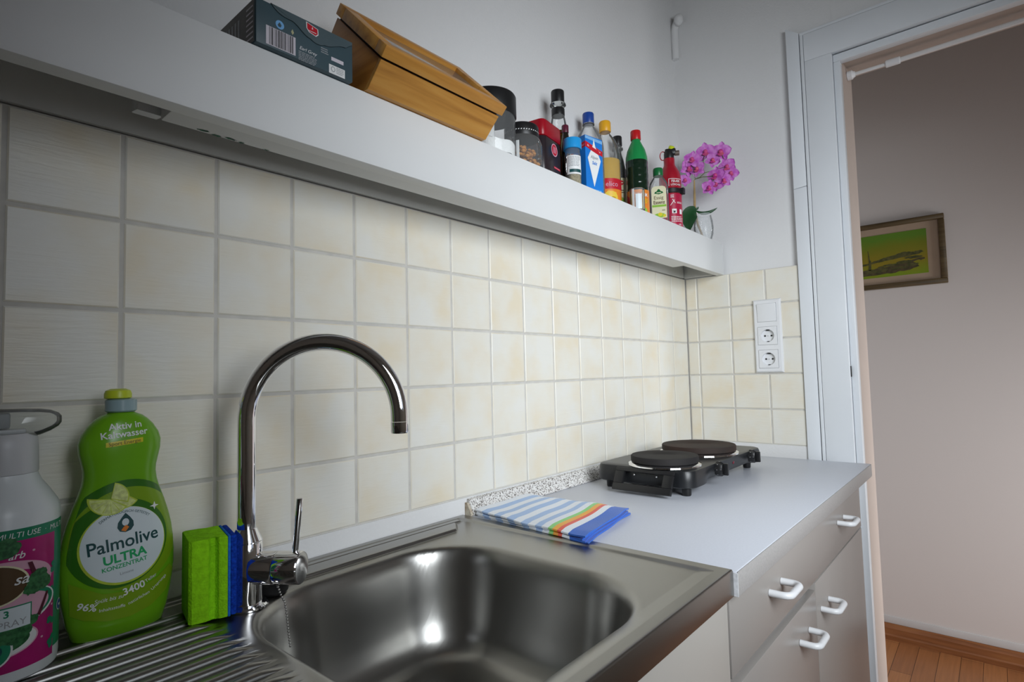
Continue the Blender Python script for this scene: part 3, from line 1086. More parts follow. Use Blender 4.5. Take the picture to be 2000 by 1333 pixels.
it.append(('p', 'white', 0.0003, rectp(0.3015, 0.3255, -0.0005 + 0.001, 0.0125)))
it.append(('p', 'ink_grey', 0.0005, ellipse(0.3075, 0.007, 0.0032, 0.0038, 16)))
it.append(('p', 'white', 0.0006, ellipse(0.3075, 0.007, 0.0022, 0.0027, 16)))
it += microlines('ink_grey', 0.0005, 0.3125, 0.324, 0.0025, 0.0115, 4, 8)
decal('print', tea, tm, it, 0.03)
cr = [(0.268, 0.054), (0.285, 0.0505), (0.2855, 0.043), (0.282, 0.0395), (0.272, 0.0415), (0.2685, 0.0455)]
cr2 = [(0.2767 + (a - 0.2767) * 0.86, 0.0465 + (b - 0.0465) * 0.86) for a, b in cr]
decal('crest', tea, tm, microlines('white', 0.0023, 0.2715, 0.2825, 0.0425, 0.0445, 1, 4) + [('p', 'white', 0.0019, cr), ('p', 'red_ink', 0.0021, cr2), ('p', 'white', 0.0023, [(0.2757, 0.047), (0.2767, 0.0505), (0.2777, 0.047)])], 0.03)
em = planemap((x0, 0, 0), (0, -1, 0), (0, 0, 1), (-1, 0, 0))
it = [('p', 'tea_end', 0.0003, rectp(-yb + 0.0, -yf - 0.003, 0.002, h - 0.001))]
for k in range(7):
    it.append(('p', 'barcode', 0.0005, rectp(-yf - 0.024, -yf - 0.006, 0.007 + k * 0.0065, 0.0092 + k * 0.0065)))
for k in range(9):
    it.append(('p', 'ink_grey', 0.0005, rectp(0.02 + k * 0.009, 0.0245 + k * 0.009, 0.01, 0.045)))
decal('end_print', tea, em, it, 0.03)

# bamboo box with a sloping lid
bam = root('bamboo_box', 'long bamboo box with a sloping lid and smoky window panel', 'box', 0, 0, 0)
bx0, bx1 = 0.362, 0.603
e1, e2 = Vector((0, -0.7071, 0.7071)), Vector((0, 0.7071, 0.7071))
P1, P2, P3, P4 = (-0.1395, ZS + 0.0005), (-0.171, 1.603), (-0.065, 1.709), (0.003, 1.641)
mb = MB().m('bamboo_end')
mb.prism([(P1[0] + 0.0125, P1[1]), (P2[0] + 0.0052, P2[1] + 0.0052), P3, P4, (0.003, ZS + 0.0005)], bx0, bx0 + 0.008, 'x', 0.0004)
mb.done('end_board', bam, smooth=30)
mb = MB().m('bamboo_end')
mb.prism([(P1[0] + 0.0125, P1[1]), (P2[0] + 0.0052, P2[1] + 0.0052), P3, P4, (0.003, ZS + 0.0005)], bx1 - 0.008, bx1, 'x', 0.0004)
mb.done('end_board', bam, smooth=30)
mb = MB().m('bamboo')
mb.prism([P1, P2, (P2[0] + 0.005, P2[1] + 0.005), (P1[0] + 0.012, P1[1])], bx0, bx1, 'x', 0.0006)
mb.done('front_board', bam, smooth=0)
mb = MB().m('bamboo')
mb.prism([P3, P4, (P4[0], ZS + 0.0005), (P4[0] - 0.006, ZS + 0.0005), (P4[0] - 0.006, P4[1]), (P3[0] - 0.004, P3[1] - 0.004)], bx0 + 0.0082, bx1 - 0.0082, 'x')
mb.done('back_board', bam, smooth=0)
# lid: a frame of four bars and a recessed pane, a dark gap under its front
lidz = Vector((0, P2[0], P2[1])) + e1 * 0.0034
L = 0.153


def lidpt(x, d, t):
    p = lidz + e2 * d + e1 * t
    return (x, p.y, p.z)


def lidbar(mb, xa, xb, da, db, ta, tb):
    vs = [mb.v(lidpt(x, d, t)) for x in (xa, xb) for d in (da, db) for t in (ta, tb)]
    idx = [(0, 1, 3, 2), (4, 6, 7, 5), (0, 4, 5, 1), (2, 3, 7, 6), (0, 2, 6, 4), (1, 5, 7, 3)]
    fs = [mb.face([vs[i] for i in q]) for q in idx]
    r = bmesh.ops.bevel(mb.bm, geom=list({e for f in fs for e in f.edges}), offset=0.001, segments=2, profile=0.5, affect='EDGES')
    for f in r['faces']:
        f.material_index = mb.cur


lid = MB().m('bamboo')
lx0, lx1 = bx0 - 0.003, bx1 + 0.003
lidbar(lid, lx0, lx1, -0.003, 0.020, 0, 0.017)
lidbar(lid, lx0, lx1, L - 0.020, L, 0, 0.017)
lidbar(lid, lx0, lx0 + 0.022, 0.0202, L - 0.0202, 0, 0.017)
lidbar(lid, lx1 - 0.022, lx1, 0.0202, L - 0.0202, 0, 0.017)
lid = lid.done('lid', bam, smooth=30)
ln = MB().m('dark_hole')  # dark block that puts the shade of the lid gap into colour
lidbar(ln, bx0 + 0.003, bx1 - 0.003, 0.004, L - 0.006, -0.012, -0.0002)
ln.done('gap_shade', bam, smooth=30)
pn = MB().m('smoke')
lidbar(pn, lx0 + 0.0222, lx1 - 0.0222, 0.0204, L - 0.0204, 0.006, 0.010)
pn.done('window_pane', lid, smooth=30)


def jar_glass(prof):
    return prof


# large jar of sugar
jb = root('sugar_jar', 'large round glass jar of white sugar with tall black lid', 'jar', 0.6870, -0.075)
MB().m('glass').lathe([(0.047, 0.001), (0.0485, 0.004), (0.0485, 0.088), (0.045, 0.094)], 48, cap1=False).done('glass_body', jb)
mb = MB().m('sugar')
pr = []
for i in range(25):
    pass
prof = [(0.046, 0.006), (0.0465, 0.030), (0.0465, 0.036), (0.036, 0.043), (0.022, 0.046), (0.0005, 0.047)]
rings = []
for r_, z_ in prof:
    rings.append([(r_ * cos(2 * pi * i / 48), r_ * sin(2 * pi * i / 48), z_ + (0.014 * cos(2 * pi * i / 48 - facing(0.687, -0.075) + 2.0) * min(1, r_ / 0.03) if z_ > 0.03 else 0) + 0.0012 * sin(i * 0.9)) for i in range(48)])
mb.loft(rings)
mb.done('sugar', jb)
mb = MB().m('white')
a0 = facing(0.687, -0.075)
mb.prism([(-0.012, 0.026), (0.012, 0.026), (0.012, 0.074), (-0.012, 0.074)], -0.004, 0.004, 'y', 0.001)
pk = mb.done('paper_packet', jb)
pk.location = (0.034 * cos(a0 - 0.15), 0.034 * sin(a0 - 0.15), 0)
pk.rotation_euler.z = a0 + pi / 2 - 0.15
MB().m('black_plastic').lathe([(0.0495, 0.084), (0.0503, 0.086), (0.0503, 0.1235), (0.0485, 0.1265), (0.044, 0.1275)], 56).done('lid', jb)

# smaller jar of cereal
js = root('cereal_jar', 'low clear jar of golden cereal with dotted black lid', 'jar', 0.7665, -0.0865)
MB().m('glass').lathe([(0.038, 0.001), (0.0415, 0.005), (0.0418, 0.048), (0.038, 0.060), (0.033, 0.066), (0.033, 0.071)], 44, cap1=False).done('glass_body', js)
mb = MB()
rr = random.Random(5)
for k in range(130):
    a, r_, z_ = rr.uniform(0, 2 * pi), 0.035 * sqrt(rr.random()), rr.uniform(0.008, 0.043)
    mb.m('cereal').ball((r_ * cos(a), r_ * sin(a), z_), rr.uniform(0.004, 0.007), 7, 5, (1, 0.8, 0.6))
o = mb.done('cereal', js)
o['kind'] = 'stuff'
MB().m('white').prism([(-0.008, 0.01), (0.008, 0.01), (0.008, 0.05), (-0.008, 0.05)], -0.0012, 0.0012, 'y', 0.0005).done('paper_slip', js, loc=(0.0365 * cos(facing(0.7665, -0.0865) - 0.35), 0.0365 * sin(facing(0.7665, -0.0865) - 0.35), 0), rotz=facing(0.7665, -0.0865) - 0.35 + pi / 2)
lj = MB().m('black_plastic').lathe([(0.0345, 0.064), (0.0350, 0.0655), (0.0350, 0.0855), (0.033, 0.089), (0.028, 0.0898)], 44).done('lid', js)
it = [('p', 'white', 0.0004, [(u * 0.0052 - 0.001, -0.0004), (u * 0.0052 + 0.0012, 0.0004), (u * 0.0052 + 0.0012, 0.0022), (u * 0.0052 - 0.001, 0.0014)]) for u in range(-9, 10)]
decal('dotted_band', lj, cylmap(0.0350, facing(0.7665, -0.0865), 0.0725), it)

# coffee pack
cf = root('coffee_tin', 'red and black coffee canister with round pink emblem between jar and tall bottle', 'canister', 0.873, -0.047, rotz=R(8))
mb = MB().m('coffee_black')
ol = []
for (cx_, cy_, a) in ((0.030, 0.025, 0), (-0.030, 0.025, 90), (-0.030, -0.025, 180), (0.030, -0.025, 270)):
    for k in range(4):
        ol.append((cx_ + 0.012 * cos(R(a + k * 30)), cy_ + 0.012 * sin(R(a + k * 30))))
mb.prism(ol, 0.0005, 0.099, 'z', 0.002)
mb.done('body', cf)
MB().m('coffee_red').prism([(u * 1.02, w * 1.02) for u, w in ol], 0.0995, 0.136, 'z', 0.004).done('lid', cf)
cm = planemap((0, -0.0371, 0), (1, 0, 0), (0, 0, 1), (0, -1, 0))
it = [('p', 'pink', 0.0004, ellipse(0.004, 0.078, 0.014, 0.014)), ('p', 'red_ink', 0.0006, ellipse(0.004, 0.078, 0.0118, 0.0118))]
for k in (-1, 0, 1):
    it.append(('p', 'pink', 0.0008, [(0.004 + k * 0.005 - 0.0012, 0.071), (0.004 + k * 0.005 + 0.001, 0.071), (0.004 + k * 0.005 + 0.0025, 0.085), (0.004 + k * 0.005 + 0.0003, 0.085)]))
it += [('p', 'red_ink', 0.0004, rectp(0.000, 0.028, 0.0375, 0.042))] + microlines('pink', 0.0006, 0.002, 0.026, 0.0385, 0.041, 1, 4)
decal('print', cf, cm, it)

# tall seasoning bottle
tb_ = root('tall_sauce_bottle', 'tall slim bottle with black stopper cap and yellow label', 'bottle', 0.9617, -0.040, group=G_BOT)
a0 = facing(0.9617, -0.04)
MB().m('glass').lathe([(0.022, 0.001), (0.0235, 0.004), (0.0232, 0.105), (0.0215, 0.143), (0.0185, 0.173), (0.0155, 0.19), (0.0135, 0.198)], 36, cap1=False).done('glass_body', tb_)
MB().m('oilfill').lathe([(0.020, 0.004), (0.0218, 0.008), (0.0215, 0.105), (0.0200, 0.142)], 32).done('contents', tb_)
MB().m('black_plastic').lathe([(0.0152, 0.194), (0.0155, 0.1955), (0.0155, 0.210), (0.0148, 0.2115)], 32).done('neck_band', tb_)
MB().m('clear_plastic').lathe([(0.0118, 0.2115), (0.0118, 0.2185), (0.019, 0.2195), (0.0185, 0.2225), (0.0135, 0.2235)], 32).done('pour_ring', tb_)
MB().m('black_plastic').lathe([(0.0150, 0.224), (0.0155, 0.2255), (0.0155, 0.2515), (0.0148, 0.2535)], 32).done('cap', tb_)
lb = MB().m('yellow_label')
lb.grid(lambda u, v: ((0.0216 + 0.002 * (1 - v)) * cos(a0 - 1.5 + 3 * u), (0.0216 + 0.002 * (1 - v)) * sin(a0 - 1.5 + 3 * u), 0.095 + 0.058 * v), 24, 6)
lb.done('label', tb_)
lb = MB().m('rust_label')
lb.grid(lambda u, v: (0.0240 * cos(a0 - 1.5 + 3 * u), 0.0240 * sin(a0 - 1.5 + 3 * u), 0.04 + 0.048 * v), 24, 4)
lb.done('lower_label', tb_)
f = cylmap(0.0240, a0, 0)
it = [('p', 'red_ink', 0.0006, ellipse(-0.001, 0.146, 0.0085, 0.0042)), ('p', 'white', 0.0008, rectp(-0.0075, 0.0055, 0.1452, 0.1466)), ('p', 'orange', 0.0006, ellipse(-0.004, 0.107, 0.008, 0.009)), ('p', 'red_ink', 0.0008, ellipse(-0.004, 0.107, 0.0045, 0.0055))] + microlines('brown_ink', 0.0006, -0.008, 0.009, 0.130, 0.139, 3, 9)
decal('print', tb_, f, it)

# little bottle with maroon cap (behind spice jar)
sb = root('small_essence_bottle', 'small bottle with dark maroon cap mostly hidden behind the spice jar', 'bottle', 0.9420, -0.0720, group=G_BOT)
MB().m('dark_vinegar').lathe([(0.0095, 0.001), (0.0105, 0.004), (0.0105, 0.11), (0.008, 0.13), (0.0068, 0.138)], 28).done('glass_body', sb)
MB().m('maroon').lathe([(0.0076, 0.138), (0.0079, 0.139), (0.0079, 0.154), (0.0072, 0.1555)], 24).done('cap', sb)

# spice jar with bright blue lid
sp = root('spice_jar', 'small spice jar with bright blue lid and white text label', 'jar', 0.927, -0.1, group='jars on the shelf')
a0 = facing(0.927, -0.1)
MB().m('glass').lathe([(0.0165, 0.001), (0.018, 0.003), (0.0182, 0.070), (0.0165, 0.080), (0.0165, 0.086)], 36, cap1=False).done('glass_body', sp)
MB().m('spice').lathe([(0.0155, 0.003), (0.0168, 0.006), (0.0168, 0.030), (0.001, 0.031)], 32).done('contents', sp)
MB().m('cyan_cap').lathe([(0.0195, 0.086), (0.0205, 0.0872), (0.0205, 0.1075), (0.0195, 0.1095)], 36).done('lid', sp)
lb = MB().m('white')
lb.grid(lambda u, v: (0.0185 * cos(a0 - 0.75 + 2.0 * u), 0.0185 * sin(a0 - 0.75 + 2.0 * u), 0.027 + 0.042 * v), 20, 3)
lb.done('label', sp)
f = cylmap(0.0186, a0 + 0.25, 0)
decal('print', sp, f, microlines('ink_grey', 0.0003, -0.015, 0.015, 0.044, 0.067, 8, 3) + [('p', 'ink_teal', 0.0003, rectp(-0.012, 0.016, 0.031, 0.038))])

# big clear bottle with navy cap
cb = root('large_clear_bottle', 'big clear plastic bottle with navy screw cap behind blue carton', 'bottle', 1.110, -0.0285, group=G_BOT)
MB().m('pet').lathe([(0.034, 0.001), (0.036, 0.006), (0.0365, 0.012), (0.0365, 0.160), (0.0360, 0.168), (0.034, 0.180), (0.0325, 0.184), (0.0325, 0.187), (0.027, 0.198), (0.019, 0.211), (0.0135, 0.219), (0.0120, 0.224)], 44, cap1=False).done('body', cb)
MB().m('clear_plastic').lathe([(0.0120, 0.2235), (0.0152, 0.224), (0.0152, 0.2265), (0.0120, 0.227)], 32).done('neck_ring', cb)
MB().m('blue_cap').lathe([(0.0142, 0.227), (0.0146, 0.228), (0.0146, 0.2515), (0.0136, 0.254)], 36).done('cap', cb)

# blue salt carton
sc = root('salt_carton', 'blue carton with red band and white diamond before the clear bottle', 'box', 0.990, -0.094, rotz=0)
# three-quarter carton, one vertical edge towards the viewer
c = Vector((0.961 - 0.990, -0.112 + 0.094, 0))
Lf = c + Vector((0.174, 0.985, 0)) * 0.045
Rf = c + Vector((0.985, -0.174, 0)) * 0.0568
Bk = Lf + Rf - c
hc = 0.130
mb = MB().m('carton_blue')
mb.prism([(c.x, c.y), (Rf.x, Rf.y), (Bk.x, Bk.y), (Lf.x, Lf.y)], 0.0005, hc, 'z', 0.001)
mb.done('carton', sc, smooth=30)
eL, eR = (c - Lf).normalized(), (Rf - c).normalized()
nL, nR = Vector((eL.y, -eL.x, 0)), Vector((eR.y, -eR.x, 0))
wL, wR = (c - Lf).length, (Rf - c).length
fL, fR = planemap(Lf, eL, (0, 0, 1), nL), planemap(c, eR, (0, 0, 1), nR)
decal('side_print', sc, fL, [('p', 'red_ink', 0.0004, [(0, 0.094), (wL, 0.1025), (wL, 0.1155), (0, 0.107)]), ('t', 'pink', 0.0006, 'Reichenhaller', 0.0075, wL * 0.52, 0.105, {'rot': 0.155}), ('p', 'khaki', 0.0004, rectp(0.006, wL * 0.58, 0.036, 0.058)), ('p', 'white', 0.0004, rectp(0.006, wL * 0.58, 0.012, 0.034))] + microlines('ink_grey', 0.0006, 0.008, wL * 0.55, 0.014, 0.033, 5, 2) + microlines('carton_light', 0.0004, 0.004, wL * 0.6, 0.084, 0.088, 1, 4), 0.03)
decal('front_print', sc, fR, [('p', 'carton_light', 0.0003, [(0, 0.122), (wR, 0.119), (wR, 0.1265), (0, 0.1285)]), ('p', 'red_ink', 0.0004, [(0, 0.1025), (wR, 0.090), (wR, 0.102), (0, 0.1155)]), ('t', 'white', 0.0006, 'Bad Reichenhaller', 0.0062, wR * 0.5, 0.1025, {'rot': -0.2}),
                                  ('p', 'white', 0.0005, [(wR * 0.50, 0.126), (wR * 0.42, 0.108), (wR * 0.12, 0.078), (wR * 0.46, 0.014), (wR * 0.88, 0.078), (wR * 0.58, 0.108)]),
                                  ('p', 'red_ink', 0.0007, [(wR * 0.22, 0.0985), (wR * 0.80, 0.0905), (wR * 0.80, 0.100), (wR * 0.22, 0.1085)]), ('t', 'ink_grey', 0.0008, 'Alpen', 0.0105, wR * 0.5, 0.082, {'shear': 0.2, 'bold': 0.02}), ('t', 'carton_blue', 0.0008, 'Salz', 0.0105, wR * 0.5, 0.069, {'shear': 0.2, 'bold': 0.02})] + microlines('carton_light', 0.0006, wR * 0.1, wR * 0.9, 0.004, 0.010, 1, 4), 0.03)

# oil bottle
ob = root('oil_bottle', 'clear oil bottle with amber cap and red and yellow label', 'bottle', 1.190, -0.0290, group=G_BOT)
a0 = facing(1.19, -0.029)
MB().m('glass').lathe([(0.033, 0.001), (0.0365, 0.006), (0.0375, 0.015), (0.0375, 0.140), (0.0370, 0.158), (0.034, 0.182), (0.028, 0.202), (0.019, 0.216), (0.0130, 0.224), (0.0125, 0.231)], 44, cap1=False).done('body', ob)
MB().m('oilfill').lathe([(0.033, 0.004), (0.0360, 0.010), (0.0363, 0.145), (0.0360, 0.149)], 44).done('oil', ob)
MB().m('yellow_cap').lathe([(0.0148, 0.230), (0.0156, 0.2315), (0.0156, 0.255), (0.0138, 0.2585)], 36).done('cap', ob)
lb = MB().m('orange')
lb.grid(lambda u, v: (0.0378 * cos(a0 - 1.4 + 2.8 * u), 0.0378 * sin(a0 - 1.4 + 2.8 * u), 0.004 + 0.09 * v), 28, 2)
lb.m('red_ink').grid(lambda u, v: (0.0381 * cos(a0 - 1.4 + 2.8 * u), 0.0381 * sin(a0 - 1.4 + 2.8 * u), 0.066 + 0.028 * v), 28, 1)
lb.m('red_ink').grid(lambda u, v: (0.0381 * cos(a0 - 1.4 + 2.8 * u), 0.0381 * sin(a0 - 1.4 + 2.8 * u), 0.004 + 0.016 * v), 28, 1)
lb.done('label', ob)
decal('print', ob, cylmap(0.0384, a0, 0), [('t', 'pink', 0.0004, 'elico', 0.018, 0.014, 0.078), ('p', 'yellow_label', 0.0002, wobble(ellipse(0.010, 0.045, 0.020, 0.016, 24), 0.0012, 4)), ('p', 'oilfill', 0.0004, wobble(ellipse(0.016, 0.036, 0.008, 0.010, 24), 0.001, 5))])

# small dark bottle
db = root('dark_vinegar_bottle', 'narrow dark bottle with black cap and cream label behind green bottle', 'bottle', 1.269, -0.0200, group=G_BOT)
a0 = facing(1.269, -0.02)
MB().m('glass').lathe([(0.020, 0.001), (0.022, 0.004), (0.022, 0.120), (0.0205, 0.15), (0.016, 0.175), (0.0105, 0.195), (0.0098, 0.218)], 36, cap1=False).done('glass_body', db)
MB().m('dark_vinegar').lathe([(0.019, 0.004), (0.0205, 0.007), (0.0205, 0.118), (0.0188, 0.150), (0.0145, 0.174), (0.009, 0.194), (0.008, 0.205)], 32).done('contents', db)
MB().m('clear_plastic').lathe([(0.0105, 0.205), (0.015, 0.207), (0.015, 0.211), (0.0105, 0.213)], 28).done('pour_ring', db)
MB().m('black_plastic').lathe([(0.0125, 0.2185), (0.0130, 0.220), (0.0130, 0.242), (0.0120, 0.2445)], 32).done('cap', db)
lb = MB().m('cream_label')
lb.grid(lambda u, v: ((0.0223) * cos(a0 - 1.4 + 2.8 * u), (0.0223) * sin(a0 - 1.4 + 2.8 * u), 0.03 + 0.092 * v), 20, 3)
lb.done('label', db)
decal('print', db, cylmap(0.0224, a0 + 0.2, 0), [('p', 'red_ink', 0.0005, ellipse(0.0, 0.108, 0.010, 0.007)), ('p', 'cream_label', 0.0007, rectp(-0.008, 0.008, 0.1068, 0.1095)), ('p', 'lime_green', 0.0005, wobble(ellipse(0.002, 0.058, 0.008, 0.010, 20), 0.001, 2)), ('p', 'red_ink', 0.0005, rectp(-0.02, 0.02, 0.031, 0.045))] + microlines('brown_ink', 0.0005, -0.01, 0.011, 0.078, 0.090, 2, 9))

# green bottle with red cap
gb = root('red_capped_green_bottle', 'green bottle of dark syrup with red cap and orange label', 'bottle', 1.2625, -0.080, group=G_BOT)
a0 = facing(1.2625, -0.08)
MB().m('green_sleeve').lathe([(0.0290, 0.155), (0.0283, 0.168), (0.024, 0.186), (0.0175, 0.200), (0.0125, 0.2105), (0.0115, 0.216)], 44, cap0=False).done('shoulder', gb)
prof = [(0.026, 0.001), (0.0288, 0.005)]
for k in range(22):
    z_ = 0.074 + k * 0.0037
    prof.append((0.0290 + 0.00035 * sin(k * 1.25), z_))
prof.append((0.0290, 0.155))
MB().m('dark_syrup').lathe(prof, 44).done('body', gb)
MB().m('red_cap').lathe([(0.0132, 0.2155), (0.0137, 0.217), (0.0137, 0.2385), (0.0128, 0.2405)], 36).done('cap', gb)
lb = MB().m('orange')
lb.grid(lambda u, v: (0.0300 * cos(a0 - 1.45 + 2.9 * u), 0.0300 * sin(a0 - 1.45 + 2.9 * u), 0.008 + 0.064 * v), 28, 2)
lb.done('label', gb)
decal('print', gb, cylmap(0.0302, a0, 0), [('p', 'red_ink', 0.0003, [(-0.040, 0.066), (-0.018, 0.050), (-0.010, 0.030), (-0.040, 0.012)]), ('t', 'white', 0.0005, 'DELIK', 0.0115, 0.014, 0.057, {'bold': 0.02}), ('p', 'lime_green', 0.0004, wobble(ellipse(0.014, 0.016, 0.012, 0.008, 22), 0.001, 3)), ('p', 'yellow', 0.0005, ellipse(0.010, 0.026, 0.006, 0.006))] + microlines('yellow', 0.0004, 0.008, 0.030, 0.034, 0.048, 3, 7))

# tumbler
tu = root('glass_tumbler', 'small straight clear drinking glass before the red capped green bottle', 'glass', 1.1925, -0.1145)
MB().m('glass').lathe([(0.0180, 0.0005), (0.0187, 0.001), (0.0190, 0.056), (0.0178, 0.056), (0.0174, 0.006), (0.001, 0.0055)], 40, cap1=False).done('glass_wall', tu)
decal('pale_stripe', tu, cylmap(0.0191, facing(1.1925, -0.1145), 0), [('p', 'white', 0.0003, rectp(-0.0135, -0.007, 0.002, 0.054)), ('p', 'lbl_pale', 0.0003, rectp(-0.004, 0.012, 0.002, 0.040)), ('p', 'cream_label', 0.0003, rectp(0.0165, 0.019, 0.002, 0.050))])

# vinegar essence bottle
ev = root('vinegar_essence_bottle', 'flat clear vinegar essence bottle with green cap and cream label', 'bottle', 1.345, -0.101, group=G_BOT)
a0 = facing(1.345, -0.101)
phi = a0 + pi / 2
mb = MB().m('glass')
lv = [(0.001, 0.0215, 0.0155), (0.004, 0.0255, 0.0185), (0.100, 0.0258, 0.0185), (0.112, 0.0235, 0.017), (0.122, 0.017, 0.0145), (0.129, 0.0125, 0.0125), (0.133, 0.0115, 0.0115)]


def se(a, b, z_, n=3.0, N=44):
    out = []
    for i in range(N):
        t = 2 * pi * i / N
        c_, s_ = cos(t), sin(t)
        out.append((a * abs(c_) ** (2 / n) * (1 if c_ >= 0 else -1), b * abs(s_) ** (2 / n) * (1 if s_ >= 0 else -1), z_))
    return out


ev.rotation_euler.z = phi
mb.loft([se(a, b, z_) for z_, a, b in lv])
mb.done('glass_body', ev)
MB().m('green_cap').lathe([(0.0132, 0.132), (0.0138, 0.1335), (0.0138, 0.150), (0.0125, 0.1535), (0.008, 0.1545)], 32).done('cap', ev)
vm = planemap((0, -0.0187, 0), (1, 0, 0), (0, 0, 1), (0, -1, 0))
lab = rectp(-0.0195, 0.0195, 0.012, 0.090)
lab = [(-0.0195, 0.010), (0.0195, 0.010), (0.0195, 0.090), (0.017, 0.096), (0.010, 0.099), (-0.010, 0.099), (-0.017, 0.096), (-0.0195, 0.090)]
it = [('p', 'cream_label', 0.0004, lab), ('p', 'green_cap', 0.0007, [(-0.012, 0.079), (0.0, 0.076), (0.012, 0.079), (0.010, 0.083), (0.005, 0.085), (0.003, 0.089), (0.0, 0.091), (-0.003, 0.089), (-0.005, 0.085), (-0.010, 0.083)]),
      ('p', 'cream_label', 0.0009, rectp(-0.006, 0.006, 0.0795, 0.0815)),
      ('t', 'brown_ink', 0.0007, 'Essig', 0.0135, -0.001, 0.0665), ('t', 'brown_ink', 0.0007, 'Essenz', 0.0135, 0.0, 0.0535, {'bold': 0.02, 'sx': 0.85}), ('p', 'lime_green', 0.0007, rectp(-0.0185, 0.0185, 0.041, 0.047)), ('t', 'brown_ink', 0.0007, '400', 0.006, 0.011, 0.031), ('p', 'lime_green', 0.0007, wobble(ellipse(0.0, 0.017, 0.017, 0.006, 24), 0.0012, 6)), ('p', 'yellow', 0.0009, ellipse(0.002, 0.020, 0.006, 0.005)), ('p', 'yellow', 0.0009, ellipse(0.013, 0.016, 0.004, 0.004))]
decal('label', ev, vm, it, 0.02)

# fire extinguisher
fx = root('fire_extinguisher', 'small red fire extinguisher can with black valve and black strap', 'extinguisher', 1.4565, -0.0845)
a0 = facing(1.4565, -0.0845)
MB().m('ext_red').lathe([(0.029, 0.0005), (0.0315, 0.004), (0.0315, 0.150), (0.0305, 0.162), (0.0275, 0.174), (0.0215, 0.186), (0.0165, 0.195), (0.0155, 0.202), (0.0155, 0.216)], 44).done('can', fx)
MB().m('black_plastic').lathe([(0.0325, 0.106), (0.0345, 0.108), (0.0345, 0.119), (0.0325, 0.121)], 40).done('strap', fx)
MB().m('black_plastic').box(0.030, 0.042, -0.008, 0.008, 0.104, 0.122, 0.002).done('strap_buckle', fx, rotz=a0 + 1.25)
mb = MB().m('black_plastic')
mb.lathe([(0.014, 0.216), (0.0145, 0.218), (0.0145, 0.232), (0.0125, 0.240)], 28)
mb.box(-0.011, 0.020, -0.010, 0.010, 0.228, 0.246, 0.004)
mb.done('valve_head', fx, rotz=a0 + pi / 2)
MB().m('brass').lathe([(0.006, 0.0), (0.0075, 0.002), (0.0075, 0.013), (0.006, 0.014)], 20, (0.016, 0, 0.232), axis=(1, 0, 0)).done('nozzle', fx, rotz=a0 + pi / 2)
MB().m('neon').lathe([(0.008, 0), (0.0085, 0.002), (0.0085, 0.010), (0.006, 0.012)], 20, (0.006, 0, 0.243), axis=(0.35, -0.45, 0.8)).done('safety_pin', fx, rotz=a0 + pi / 2)
rg = MB().m('ext_red')
rg.tube([(-0.0135 - 0.008 * (1 - cos(2 * pi * k / 24)) / 1.0 + 0.004, 0.0, 0.228 + 0.013 * sin(2 * pi * k / 24)) for k in range(25)], 0.0014, 8, False)
rg.done('pull_ring', fx, rotz=a0 + pi / 2)
wl = 'white'
fm = cylmap(0.0316, a0 + 0.25, 0)
it = [('p', 'ext_red2', 0.0003, rectp(-0.022, 0.036, 0.004, 0.104)),
      ('p', wl, 0.0006, rectp(-0.012, 0.030, 0.1465, 0.148)), ('p', wl, 0.0006, rectp(-0.012, -0.0105, 0.126, 0.148)), ('t', wl, 0.0006, 'FEUER', 0.0095, 0.009, 0.140, {'bold': 0.01}), ('t', wl, 0.0006, 'LÖSCHER', 0.0075, 0.010, 0.130, {'bold': 0.01}),
      ('p', wl, 0.0006, rectp(-0.005, 0.008, 0.0455, 0.0585)), ('p', 'ink_black', 0.0008, [(-0.002, 0.047), (0.004, 0.047), (0.005, 0.054), (0.001, 0.052), (-0.001, 0.0565)]), ('p', wl, 0.0006, rectp(0.018, 0.028, 0.044, 0.058)),
      ('p', wl, 0.0006, [(-0.010, 0.069), (-0.008, 0.069), (0.004, 0.085), (0.002, 0.085)]), ('p', wl, 0.0006, [(0.004, 0.075), (0.006, 0.075), (-0.002, 0.087), (-0.004, 0.087)])]
it += microlines(wl, 0.0006, -0.008, 0.030, 0.020, 0.038, 4, 5, 0.4) + microlines(wl, 0.0006, -0.008, 0.003, 0.091, 0.101, 2, 6) + microlines(wl, 0.0006, 0.010, 0.030, 0.074, 0.080, 2, 7) + [('t', wl, 0.0006, '600', 0.007, 0.018, 0.013)]
decal('label', fx, fm, it)

# orchid in a glass vase
va = root('glass_vase', 'round clear glass vase holding the pink orchid at the shelf end', 'vase', 1.6495, -0.103)
MB().m('vase_glass').lathe([(0.018, 0.0005), (0.023, 0.003), (0.0285, 0.020), (0.0300, 0.040), (0.0285, 0.060), (0.0245, 0.078), (0.0235, 0.085)], 44, cap1=False).done('glass_wall', va)
orc = root('orchid', 'pink artificial orchid spray with dark leaf standing in the glass vase', 'orchid', 1.6495, -0.103)
OX, OY = 1.6495, -0.103


def on_x(px, py, X):
    d = fwd + rt * ((px - 1000) / 1106.3) - up * ((py - 666.5) / 1106.3)
    t = (X - CAM.x) / d.x
    return CAM + d * t


def loc(p):
    return Vector(p) - Vector((OX, OY, ZS))


